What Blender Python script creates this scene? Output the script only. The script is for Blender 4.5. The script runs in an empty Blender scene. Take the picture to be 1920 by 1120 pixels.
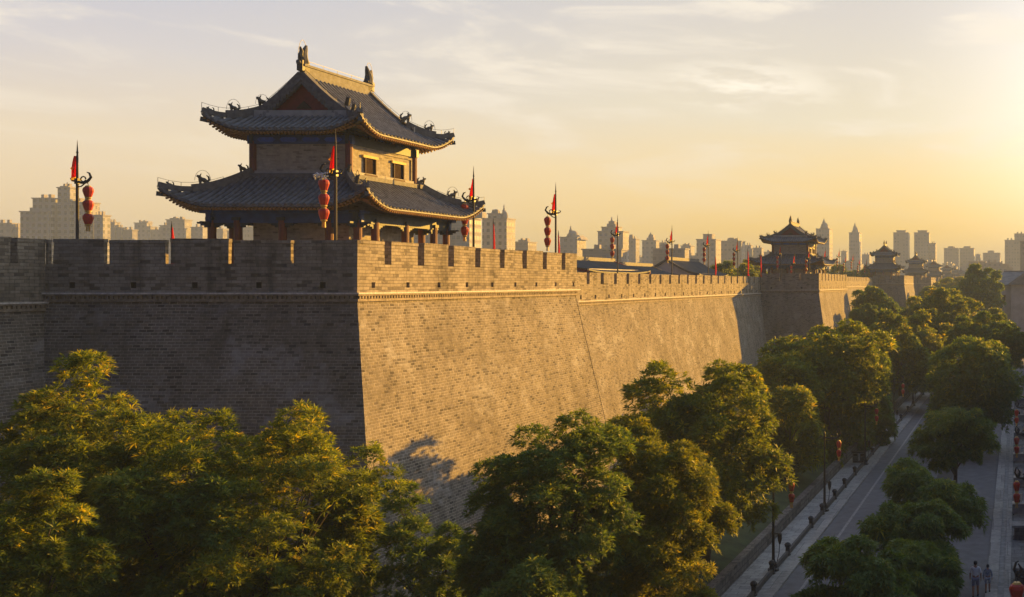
import bpy, math, random
import numpy as np
from math import sin, cos, tan, pi, radians, sqrt, atan2
SC = bpy.context.scene
COL = SC.collection
# ------------------------------------------------------------------ camera, sky, sun, exposure
E = 15.5            # eye height above the road
F = 1900.0          # focal length in photo pixels
cam = bpy.data.cameras.new('camera'); cam.sensor_fit = 'HORIZONTAL'; cam.sensor_width = 36
cam.lens = 36 * F / 1920; cam.shift_x = -920 / 1920; cam.shift_y = -30 / 1920
cam.clip_start = 0.5; cam.clip_end = 6000
co = bpy.data.objects.new('camera', cam); COL.objects.link(co)
co.location = (0, 0, E); co.rotation_euler = (pi / 2, 0, 0); SC.camera = co

SUN_AZ, SUN_EL = radians(28), radians(10.7)     # azimuth right of +Y
SD = (sin(SUN_AZ) * cos(SUN_EL), cos(SUN_AZ) * cos(SUN_EL), sin(SUN_EL))
sl = bpy.data.lights.new('sun', 'SUN'); sl.energy = 5.0; sl.angle = radians(0.5); sl.color = (1.0, 0.515, 0.07)
so = bpy.data.objects.new('sun', sl); COL.objects.link(so); so.location = (60, 100, 80)
so.rotation_euler = (pi / 2 - SUN_EL, 0, pi - SUN_AZ)
SC.view_settings.view_transform = 'Standard'; SC.view_settings.look = 'None'
SC.view_settings.gamma = 1.0; SC.view_settings.exposure = 1.55
SKY_SCALE = 0.40
SC.render.engine = 'CYCLES'
SC.cycles.use_denoising = True
SC.cycles.max_bounces = 6; SC.cycles.diffuse_bounces = 3; SC.cycles.glossy_bounces = 2
SC.cycles.transmission_bounces = 3; SC.cycles.volume_bounces = 1; SC.cycles.transparent_max_bounces = 6
SC.cycles.sample_clamp_indirect = 4

def N(nt, typ, **kw):
    n = nt.nodes.new(typ)
    for k, v in kw.items():
        if k in n.inputs: n.inputs[k].default_value = v
        else: setattr(n, k, v)
    return n
def L(nt, a, b): nt.links.new(a, b)
def math_(nt, op, a, b=None, clamp=False):
    n = nt.nodes.new('ShaderNodeMath'); n.operation = op; n.use_clamp = clamp
    for i, v in enumerate((a, b)):
        if v is None: continue
        if isinstance(v, (int, float)): n.inputs[i].default_value = v
        else: nt.links.new(v, n.inputs[i])
    return n.outputs[0]
def mixc(nt, fac, a, b, blend='MIX'):
    n = nt.nodes.new('ShaderNodeMix'); n.data_type = 'RGBA'; n.blend_type = blend
    for sock, v in ((n.inputs[0], fac), (n.inputs[6], a), (n.inputs[7], b)):
        if isinstance(v, (int, float)): sock.default_value = v
        elif isinstance(v, tuple): sock.default_value = (*v[:3], 1)
        else: nt.links.new(v, sock)
    return n.outputs[2]
def ramp(nt, fac, stops, interp='LINEAR'):
    n = nt.nodes.new('ShaderNodeValToRGB'); cr = n.color_ramp; cr.interpolation = interp
    while len(cr.elements) < len(stops): cr.elements.new(0.5)
    for e, (p, c) in zip(cr.elements, stops):
        e.position = p; e.color = (*c, 1) if isinstance(c, tuple) else (c, c, c, 1)
    if fac is not None: nt.links.new(fac, n.inputs[0])
    return n.outputs[0]

def make_world():
    w = bpy.data.worlds.new('World'); SC.world = w; w.use_nodes = True
    nt = w.node_tree; nt.nodes.clear()
    tc = N(nt, 'ShaderNodeTexCoord'); d = tc.outputs['Generated']
    sep = N(nt, 'ShaderNodeSeparateXYZ'); L(nt, d, sep.inputs[0])
    z = sep.outputs[2]
    dp = N(nt, 'ShaderNodeVectorMath', operation='DOT_PRODUCT'); L(nt, d, dp.inputs[0]); dp.inputs[1].default_value = SD
    ca = dp.outputs['Value']
    # wavy elevation so that the bands are not perfectly level
    mp = N(nt, 'ShaderNodeMapping'); L(nt, d, mp.inputs[0]); mp.inputs['Scale'].default_value = (2.2, 2.2, 9)
    nz = N(nt, 'ShaderNodeTexNoise', Scale=1.0, Detail=4.0, Roughness=0.55); L(nt, mp.outputs[0], nz.inputs['Vector'])
    zz = math_(nt, 'ADD', z, math_(nt, 'MULTIPLY', math_(nt, 'SUBTRACT', nz.outputs[0], 0.5), 0.055))
    away = ramp(nt, zz, [(0.0, (.92, .67, .42)), (0.05, (.95, .73, .46)), (0.11, (.89, .75, .57)), (0.17, (.68, .65, .68)), (0.23, (.54, .56, .68)),
                         (0.42, (.20, .30, .44)), (0.6, (.26, .38, .56)), (1.0, (.30, .44, .66))])
    near = ramp(nt, zz, [(0.0, (1.12, .67, .15)), (0.05, (1.12, .71, .17)), (0.095, (1.06, .77, .35)), (0.16, (.88, .78, .58)),
                         (0.26, (.72, .67, .62)), (0.45, (.25, .35, .47)), (0.6, (.28, .40, .57)), (1.0, (.30, .44, .66))])
    f = ramp(nt, math_(nt, 'MULTIPLY_ADD', ca, 0.5), [(0, 0.0), (1, 1.0)])
    fm = nt.nodes.new('ShaderNodeMapRange'); fm.inputs[1].default_value = 0.25; fm.inputs[2].default_value = 0.88
    fm.interpolation_type = 'SMOOTHSTEP'; L(nt, ca, fm.inputs[0])
    base = mixc(nt, fm.outputs[0], away, near)
    gd = N(nt, 'ShaderNodeVectorMath', operation='DOT_PRODUCT'); L(nt, d, gd.inputs[0]); ge = radians(8.0)
    gd.inputs[1].default_value = (sin(SUN_AZ) * cos(ge), cos(SUN_AZ) * cos(ge), sin(ge))
    # glow round the sun (the sun itself stands outside the frame)
    gl = nt.nodes.new('ShaderNodeMapRange'); gl.inputs[1].default_value = 0.80; gl.inputs[2].default_value = 1.0
    L(nt, gd.outputs['Value'], gl.inputs[0])
    g2 = math_(nt, 'POWER', gl.outputs[0], 2.3)
    base = mixc(nt, 1.0, base, mixc(nt, g2, (0, 0, 0), (1.35, 1.32, 1.27)), 'ADD')
    # thin streaked clouds
    mp2 = N(nt, 'ShaderNodeMapping'); L(nt, d, mp2.inputs[0]); mp2.inputs['Scale'].default_value = (3.0, 3.0, 15)
    mp2.inputs['Rotation'].default_value = (0.22, 0.10, 0.5)
    c1 = N(nt, 'ShaderNodeTexNoise', Scale=1.7, Detail=9.0, Roughness=0.60, Distortion=0.5); L(nt, mp2.outputs[0], c1.inputs['Vector'])
    cm = ramp(nt, c1.outputs[0], [(0.47, 0.0), (0.66, 1.0)], 'EASE')
    hi = nt.nodes.new('ShaderNodeMapRange'); hi.inputs[1].default_value = 0.05; hi.inputs[2].default_value = 0.17; L(nt, z, hi.inputs[0])
    cmask = math_(nt, 'MULTIPLY', math_(nt, 'MULTIPLY', cm, hi.outputs[0]), 0.75)
    base = mixc(nt, cmask, base, (1.0, .90, .76))
    # one small bright cloud bank over the far wall
    cd = N(nt, 'ShaderNodeVectorMath', operation='DISTANCE'); L(nt, d, cd.inputs[0])
    cl_ = N(nt, 'ShaderNodeVectorMath', operation='MULTIPLY'); L(nt, d, cl_.inputs[0]); cl_.inputs[1].default_value = (1, 1, 3.2)
    v_ = (-.2526, 1, .193); ln_ = sqrt(sum(q * q for q in v_)); L(nt, cl_.outputs[0], cd.inputs[0]); cd.inputs[1].default_value = (v_[0] / ln_, v_[1] / ln_, 3.2 * v_[2] / ln_)
    near_ = nt.nodes.new('ShaderNodeMapRange'); near_.inputs[1].default_value = .10; near_.inputs[2].default_value = .01; L(nt, cd.outputs['Value'], near_.inputs[0])
    mp3 = N(nt, 'ShaderNodeMapping'); L(nt, d, mp3.inputs[0]); mp3.inputs['Scale'].default_value = (9, 9, 38); mp3.inputs['Rotation'].default_value = (0, 0.06, 0)
    c3 = N(nt, 'ShaderNodeTexNoise', Scale=2.0, Detail=8.0, Roughness=0.58); L(nt, mp3.outputs[0], c3.inputs['Vector'])
    m3 = math_(nt, 'MULTIPLY', ramp(nt, c3.outputs[0], [(0.42, 0.0), (0.62, 1.0)], 'EASE'), near_.outputs[0])
    base = mixc(nt, math_(nt, 'MULTIPLY', m3, .9), base, (1.12, 1.02, .86))
    # the half of the sky away from the sun and the zenith are much darker at this hour
    dk = nt.nodes.new('ShaderNodeMapRange'); dk.inputs[1].default_value = -0.08; dk.inputs[2].default_value = 0.30
    dk.interpolation_type = 'SMOOTHSTEP'; L(nt, ca, dk.inputs[0])
    base = mixc(nt, 1.0, base, mixc(nt, dk.outputs[0], (.008, .072, .26), (1, 1, 1)), 'MULTIPLY')
    sky = N(nt, 'ShaderNodeTexSky'); sky.sky_type = 'NISHITA'; sky.sun_disc = False
    sky.sun_elevation = SUN_EL; sky.sun_rotation = SUN_AZ; sky.dust_density = 3.0; sky.air_density = 1.2
    sk = mixc(nt, 1.0, sky.outputs[0], (.06, .06, .06), 'MULTIPLY')
    fin = mixc(nt, 0.12, base, sk)
    bg = N(nt, 'ShaderNodeBackground'); L(nt, fin, bg.inputs[0]); bg.inputs[1].default_value = SKY_SCALE
    out = N(nt, 'ShaderNodeOutputWorld'); L(nt, bg.outputs[0], out.inputs[0])
make_world()

# ------------------------------------------------------------------ materials
def newmat(name):
    m = bpy.data.materials.new(name); m.use_nodes = True
    nt = m.node_tree; b = nt.nodes['Principled BSDF']
    return m, nt, b
def simple(name, col, rough=0.7, var=0.25, scale=3.0, bump=0.0, metal=0.0, coord='Object', col2=None, detail=5.0):
    m, nt, b = newmat(name)
    tc = N(nt, 'ShaderNodeTexCoord')
    nz = N(nt, 'ShaderNodeTexNoise', Scale=scale, Detail=detail, Roughness=0.6); L(nt, tc.outputs[coord], nz.inputs['Vector'])
    c2 = col2 or tuple(c * (1 - var) for c in col); c1 = col if col2 else tuple(min(1, c * (1 + var * .6)) for c in col)
    L(nt, ramp(nt, nz.outputs[0], [(0.32, c2), (0.68, c1)]), b.inputs['Base Color'])
    b.inputs['Roughness'].default_value = rough; b.inputs['Metallic'].default_value = metal
    if bump:
        bp = N(nt, 'ShaderNodeBump', Strength=bump, Distance=0.03); L(nt, nz.outputs[0], bp.inputs['Height']); L(nt, bp.outputs[0], b.inputs['Normal'])
    return m
def brick(name, bw, rh, mort, dark, mid, light, mcol, bump=0.6, stain=1.0, salts=0.0, streak=.42, darkfrac=0.06):
    m, nt, b = newmat(name)
    uv = N(nt, 'ShaderNodeUVMap')
    tc = N(nt, 'ShaderNodeTexCoord')
    # the courses wander a little
    wn = N(nt, 'ShaderNodeTexNoise', Scale=0.55, Detail=3.0); L(nt, tc.outputs['Object'], wn.inputs['Vector'])
    wob = N(nt, 'ShaderNodeVectorMath', operation='MULTIPLY_ADD'); L(nt, wn.outputs['Color'], wob.inputs[0])
    wob.inputs[1].default_value = (0.06, 0.07, 0); L(nt, uv.outputs[0], wob.inputs[2])
    sep = N(nt, 'ShaderNodeSeparateXYZ'); L(nt, wob.outputs[0], sep.inputs[0])
    row = math_(nt, 'FLOOR', math_(nt, 'DIVIDE', sep.outputs[1], rh))
    off = math_(nt, 'MULTIPLY', math_(nt, 'MODULO', row, 2.0), 0.5)
    wr = N(nt, 'ShaderNodeTexWhiteNoise'); wr.noise_dimensions = '1D'; L(nt, row, wr.inputs['W'])
    off = math_(nt, 'ADD', off, math_(nt, 'MULTIPLY', wr.outputs['Value'], 0.22))
    u = math_(nt, 'ADD', math_(nt, 'DIVIDE', sep.outputs[0], bw), off)
    colid = math_(nt, 'FLOOR', u)
    fu = math_(nt, 'FRACT', u); fv = math_(nt, 'FRACT', math_(nt, 'DIVIDE', sep.outputs[1], rh))
    eu = math_(nt, 'MULTIPLY', math_(nt, 'MINIMUM', fu, math_(nt, 'SUBTRACT', 1.0, fu)), bw)
    ev = math_(nt, 'MULTIPLY', math_(nt, 'MINIMUM', fv, math_(nt, 'SUBTRACT', 1.0, fv)), rh)
    edge = math_(nt, 'MINIMUM', eu, ev)
    mr = nt.nodes.new('ShaderNodeMapRange'); mr.inputs[1].default_value = mort * 0.35; mr.inputs[2].default_value = mort * 0.75
    mr.inputs[3].default_value = 1.0; mr.inputs[4].default_value = 0.0; L(nt, edge, mr.inputs[0])
    mask = mr.outputs[0]
    cv = N(nt, 'ShaderNodeCombineXYZ'); L(nt, row, cv.inputs[0]); L(nt, colid, cv.inputs[1])
    wt = N(nt, 'ShaderNodeTexWhiteNoise'); wt.noise_dimensions = '2D'; L(nt, cv.outputs[0], wt.inputs['Vector'])
    bc = ramp(nt, wt.outputs['Value'], [(0.0, dark), (darkfrac, tuple((a + c) / 2 for a, c in zip(dark, mid))), (darkfrac + .12, mid), (1.0, light)])
    n5 = N(nt, 'ShaderNodeTexNoise', Scale=0.8, Detail=5.0, Roughness=0.7); L(nt, tc.outputs['Object'], n5.inputs['Vector'])
    er = math_(nt, 'LESS_THAN', wt.outputs['Value'], math_(nt, 'MULTIPLY', ramp(nt, n5.outputs[0], [(0.50, 0.0), (0.72, 1.0)]), .55))
    bc = mixc(nt, math_(nt, 'MULTIPLY', er, .75 * stain), bc, dark)
    n1 = N(nt, 'ShaderNodeTexNoise', Scale=0.35, Detail=6.0, Roughness=0.65); L(nt, tc.outputs['Object'], n1.inputs['Vector'])
    n2 = N(nt, 'ShaderNodeTexNoise', Scale=5.0, Detail=6.0, Roughness=0.7); L(nt, tc.outputs['Object'], n2.inputs['Vector'])
    # vertical run-off streaks
    mp = N(nt, 'ShaderNodeMapping'); L(nt, tc.outputs['Object'], mp.inputs[0]); mp.inputs['Scale'].default_value = (1.6, 1.6, 0.13)
    n3 = N(nt, 'ShaderNodeTexNoise', Scale=1.0, Detail=5.0, Roughness=0.6); L(nt, mp.outputs[0], n3.inputs['Vector'])
    bc = mixc(nt, 0.55, bc, mixc(nt, 1.0, bc, ramp(nt, n2.outputs[0], [(0.3, 0.55), (0.7, 1.35)]), 'MULTIPLY'))
    mm = mixc(nt, 1.0, mcol, ramp(nt, n2.outputs[0], [(0.3, 0.6), (0.65, 1.15)]), 'MULTIPLY')
    miss = ramp(nt, n1.outputs[0], [(0.34, 0.35), (0.52, 1.0)])
    c = mixc(nt, math_(nt, 'MULTIPLY', mask, miss), bc, mm)
    c = mixc(nt, 0.75 * stain, c, mixc(nt, 1.0, c, ramp(nt, n1.outputs[0], [(0.28, 0.72), (0.5, 1.0), (0.75, 1.18)]), 'MULTIPLY'))
    c = mixc(nt, streak * stain, c, mixc(nt, 1.0, c, ramp(nt, n3.outputs[0], [(0.32, 0.50), (0.48, 1.0), (0.7, 1.2)]), 'MULTIPLY'))
    if salts:
        n4 = N(nt, 'ShaderNodeTexNoise', Scale=0.42, Detail=8.0, Roughness=0.72, Distortion=0.4); L(nt, tc.outputs['Object'], n4.inputs['Vector'])
        sm = math_(nt, 'MULTIPLY', ramp(nt, n4.outputs[0], [(0.53, 0.0), (0.66, 1.0)]), salts)
        sm = math_(nt, 'MULTIPLY', sm, ramp(nt, wt.outputs['Value'], [(0.1, 0.35), (0.6, 1.0)]))
        c = mixc(nt, math_(nt, 'MULTIPLY', sm, .6), c, (.60, .58, .57))
    L(nt, c, b.inputs['Base Color']); b.inputs['Roughness'].default_value = 0.92
    b.inputs['Specular IOR Level'].default_value = 0.15
    h = math_(nt, 'ADD', math_(nt, 'SUBTRACT', 1.0, mask), math_(nt, 'MULTIPLY', n2.outputs[0], 0.7))
    h = math_(nt, 'ADD', h, math_(nt, 'MULTIPLY', wt.outputs['Value'], 0.5))
    bp = N(nt, 'ShaderNodeBump', Strength=bump, Distance=0.022); L(nt, h, bp.inputs['Height']); L(nt, bp.outputs[0], b.inputs['Normal'])
    return m
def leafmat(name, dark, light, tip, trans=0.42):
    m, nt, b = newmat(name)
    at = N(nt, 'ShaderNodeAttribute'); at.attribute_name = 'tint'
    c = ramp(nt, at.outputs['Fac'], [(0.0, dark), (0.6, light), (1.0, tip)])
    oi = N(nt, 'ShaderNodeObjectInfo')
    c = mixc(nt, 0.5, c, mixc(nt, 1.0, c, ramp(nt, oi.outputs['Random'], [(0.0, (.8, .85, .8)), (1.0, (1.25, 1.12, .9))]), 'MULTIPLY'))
    L(nt, c, b.inputs['Base Color']); b.inputs['Roughness'].default_value = 0.55
    b.inputs['Specular IOR Level'].default_value = 0.3
    tr = N(nt, 'ShaderNodeBsdfTranslucent'); L(nt, mixc(nt, 1.0, c, (2.0, 1.7, .6), 'MULTIPLY'), tr.inputs[0])
    mx = N(nt, 'ShaderNodeMixShader'); mx.inputs[0].default_value = trans
    L(nt, b.outputs[0], mx.inputs[1]); L(nt, tr.outputs[0], mx.inputs[2])
    L(nt, mx.outputs[0], nt.nodes['Material Output'].inputs[0])
    return m
def facade(name, wall, glass, fh=3.1, bw=3.2, wx=0.5, wy=0.5, rough=0.8):
    """distant tower block: window grid as surface pattern"""
    m, nt, b = newmat(name)
    uv = N(nt, 'ShaderNodeUVMap'); sep = N(nt, 'ShaderNodeSeparateXYZ'); L(nt, uv.outputs[0], sep.inputs[0])
    u = math_(nt, 'DIVIDE', sep.outputs[0], bw); v = math_(nt, 'DIVIDE', sep.outputs[1], fh)
    fu = math_(nt, 'FRACT', u); fv = math_(nt, 'FRACT', v)
    a = math_(nt, 'LESS_THAN', math_(nt, 'ABSOLUTE', math_(nt, 'SUBTRACT', fu, 0.5)), wx / 2)
    c = math_(nt, 'LESS_THAN', math_(nt, 'ABSOLUTE', math_(nt, 'SUBTRACT', fv, 0.5)), wy / 2)
    geo = N(nt, 'ShaderNodeNewGeometry'); gs = N(nt, 'ShaderNodeSeparateXYZ'); L(nt, geo.outputs['Normal'], gs.inputs[0])
    side = math_(nt, 'LESS_THAN', math_(nt, 'ABSOLUTE', gs.outputs[2]), 0.5)
    msk = math_(nt, 'MULTIPLY', math_(nt, 'MULTIPLY', a, c), side)
    cv = N(nt, 'ShaderNodeCombineXYZ'); L(nt, math_(nt, 'FLOOR', u), cv.inputs[0]); L(nt, math_(nt, 'FLOOR', v), cv.inputs[1])
    wt = N(nt, 'ShaderNodeTexWhiteNoise'); wt.noise_dimensions = '2D'; L(nt, cv.outputs[0], wt.inputs['Vector'])
    tc = N(nt, 'ShaderNodeTexCoord'); nz = N(nt, 'ShaderNodeTexNoise', Scale=0.12, Detail=5.0); L(nt, tc.outputs['Object'], nz.inputs['Vector'])
    wc = mixc(nt, 1.0, wall, ramp(nt, nz.outputs[0], [(0.3, 0.75), (0.7, 1.15)]), 'MULTIPLY')
    slab = math_(nt, 'LESS_THAN', fv, 0.10)
    wc = mixc(nt, math_(nt, 'MULTIPLY', slab, 0.25), wc, (.10, .09, .08))
    gc = mixc(nt, wt.outputs['Value'], glass, tuple(min(1, g * 2.2 + .02) for g in glass))
    L(nt, mixc(nt, msk, wc, gc), b.inputs['Base Color'])
    L(nt, math_(nt, 'SUBTRACT', rough, math_(nt, 'MULTIPLY', msk, rough - 0.25)), b.inputs['Roughness'])
    return m

M = {}
M['wall'] = brick('old_brick', 0.29, 0.114, 0.019, (.105, .090, .075), (.205, .176, .143), (.272, .234, .187), (.50, .45, .375), salts=.7)
M['parapet'] = brick('parapet_brick', 0.38, 0.125, 0.016, (.16, .137, .108), (.29, .25, .195), (.385, .335, .262), (.20, .172, .14), stain=1.0, streak=.8)
M['tower_brick'] = brick('grey_brick', 0.30, 0.075, 0.006, (.20, .18, .15), (.36, .325, .265), (.44, .40, .33), (.40, .375, .34), bump=0.3, stain=0.5)
M['cornice'] = simple('cornice_brick', (.34, .28, .21), 0.9, .45, 6, .3)
M['pale_line'] = simple('pale_mortar_edge', (.72, .67, .60), 0.9, .3, 8)
M['stone'] = simple('grey_stone', (.26, .255, .25), 0.85, .35, 2.2, .3)
M['shade_black'] = simple('opening_shade', (.02, .018, .016), 0.95, .1)  # near-black colour puts the shade of openings into the surface
M['tile'] = simple('grey_roof_tile', (.155, .158, .166), 0.62, .5, 4.5, .25)
M['ridge'] = simple('grey_ridge_tile', (.15, .148, .145), 0.75, .4, 5.0, .3)
M['beast'] = simple('glazed_dark_ornament', (.10, .095, .085), 0.6, .4, 8.0)
M['rafter'] = simple('rafter_paint', (.34, .19, .075), 0.6, .35, 6.0)
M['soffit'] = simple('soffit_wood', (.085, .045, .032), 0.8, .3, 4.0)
M['column'] = simple('red_brown_column', (.17, .048, .032), 0.42, .25, 3.0)
M['gable'] = simple('red_gable_panel', (.22, .028, .022), 0.6, .2, 4.0)
M['beam'] = simple('painted_beam', (.04, .10, .30), 0.55, .5, 3.0, col2=(.025, .055, .15))
M['bracket'] = simple('painted_bracket', (.045, .065, .085), 0.6, .4, 5.0)
M['panel'] = simple('painted_panel', (.04, .13, .60), 0.5, .3, 7.0)
M['gold'] = simple('gold_trim', (.62, .36, .07), 0.45, .2, 6.0)
M['yellow'] = simple('yellow_lintel', (.62, .46, .16), 0.7, .15, 6.0)
M['pane'] = simple('brown_window_pane', (.05, .030, .020), 0.9, .3, 5.0); M['pane'].node_tree.nodes['Principled BSDF'].inputs['Specular IOR Level'].default_value = .05
M['plaster'] = simple('pale_plaster', (.44, .41, .36), 0.85, .25, 2.0)
M['wire'] = simple('grey_wire', (.035, .033, .03), 0.5, .1)
M['iron'] = simple('black_iron', (.022, .022, .024), 0.45, .3, 6.0, metal=0.3)
M['pole'] = simple('grey_pole', (.05, .045, .042), 0.5, .2, 4.0, metal=0.2)
M['red'] = simple('red_lantern', (.50, .030, .016), 0.38, .18, 6.0)
def clothmat(name, col):
    m, nt, b = newmat(name); b.inputs['Base Color'].default_value = (*col, 1); b.inputs['Roughness'].default_value = .8
    tr = N(nt, 'ShaderNodeBsdfTranslucent'); tr.inputs[0].default_value = (*[min(1, c * 1.3) for c in col], 1)
    mx = N(nt, 'ShaderNodeMixShader'); mx.inputs[0].default_value = .5; L(nt, b.outputs[0], mx.inputs[1]); L(nt, tr.outputs[0], mx.inputs[2])
    L(nt, mx.outputs[0], nt.nodes['Material Output'].inputs[0]); return m
M['flag'] = clothmat('red_flag', (.75, .05, .02)); M['flag_gold'] = clothmat('yellow_flag_trim', (.8, .5, .06))
M['string'] = simple('white_bulbs', (.75, .75, .74), 0.5, .2, 9.0)
M['asphalt'] = simple('asphalt', (.155, .157, .167), 0.9, .22, 1.4, .2, detail=9.0)
M['pave'] = brick('pavement_slabs', 0.9, 0.45, 0.018, (.32, .315, .30), (.39, .38, .365), (.45, .44, .42), (.14, .14, .135), bump=0.3)
M['pave2'] = brick('plaza_slabs', 0.8, 0.8, 0.02, (.14, .14, .14), (.18, .18, .18), (.22, .218, .215), (.06, .06, .06), bump=0.3)
M['kerb'] = brick('kerb_stone', 1.0, 3.0, 0.02, (.26, .255, .245), (.32, .315, .30), (.36, .355, .34), (.08, .08, .08), bump=0.3)
M['paint'] = simple('road_paint', (.29, .29, .29), 0.8, .4, 5.0)
M['rubble'] = brick('retaining_stone', 0.5, 0.28, 0.03, (.09, .088, .085), (.14, .137, .13), (.19, .185, .175), (.07, .068, .065), bump=0.8)
M['grass'] = simple('bank_grass', (.034, .056, .016), 0.95, .5, 1.1, .6, detail=10.0)
M['earth'] = simple('city_ground', (.09, .085, .075), 0.95, .3, 0.05)
M['bark'] = simple('tree_bark', (.075, .058, .042), 0.95, .4, 4.0, .6)
M['leaf_lit'] = leafmat('leaf_sunlit_tone', (.034, .070, .013), (.155, .215, .022), (.44, .39, .035))  # yellower leaf copy, sunlight put into its colour
M['leaf_gold'] = leafmat('leaf_sun_gold', (.050, .085, .012), (.165, .20, .022), (.36, .32, .032))  # golden leaf copy, warm sunlight put into its colour
M['leaf_dark'] = leafmat('leaf_shaded_tone', (.045, .100, .032), (.115, .195, .040), (.27, .30, .040), 0.36)  # darker leaf copy, its colour also carries the road trees' shade
M['con_a'] = facade('pale_concrete_facade', (.38, .36, .34), (.12, .12, .125))
M['con_b'] = facade('brown_concrete_facade', (.28, .255, .24), (.13, .12, .12), 3.0, 2.6, .55, .45)
M['con_c'] = facade('striped_facade', (.34, .32, .31), (.13, .13, .13), 3.3, 2.0, .7, .5)
M['con_d'] = facade('apartment_facade', (.42, .40, .37), (.035, .035, .04), 2.9, 2.7, .5, .55); M['con_plain'] = simple('concrete', (.36, .33, .30), 0.85, .25, 0.3)
M['wgrey'] = simple('rendered_wall', (.52, .50, .48), 0.85, .2, 0.6)
M['grey_roof'] = simple('grey_roof', (.22, .22, .225), 0.7, .3, 0.8); M['slate'] = simple('blue_grey_roof', (.06, .062, .066), 0.7, .3, 0.8)
M['skin'] = simple('skin', (.36, .20, .13), 0.55, .1, 9)
M['hair'] = simple('black_hair', (.012, .010, .009), 0.5, .2, 30)
M['shirt'] = simple('white_cotton', (.72, .74, .80), 0.85, .08, 12)
M['shorts'] = simple('blue_grey_cloth', (.22, .24, .34), 0.85, .15, 14)
M['stripe'] = simple('blue_white_cloth', (.48, .52, .60), 0.85, .5, 9, col2=(.12, .15, .24))
M['shoe'] = simple('dark_shoe', (.05, .05, .055), 0.6, .2, 9)
M['board'] = simple('pale_poster_board', (.62, .56, .47), 0.6, .25, 5)
M['metal'] = simple('grey_metal', (.16, .165, .17), 0.4, .2, 5, metal=0.6)
M['cloth_w'] = simple('pale_table_top', (.55, .50, .43), 0.7, .2, 4)

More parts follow.
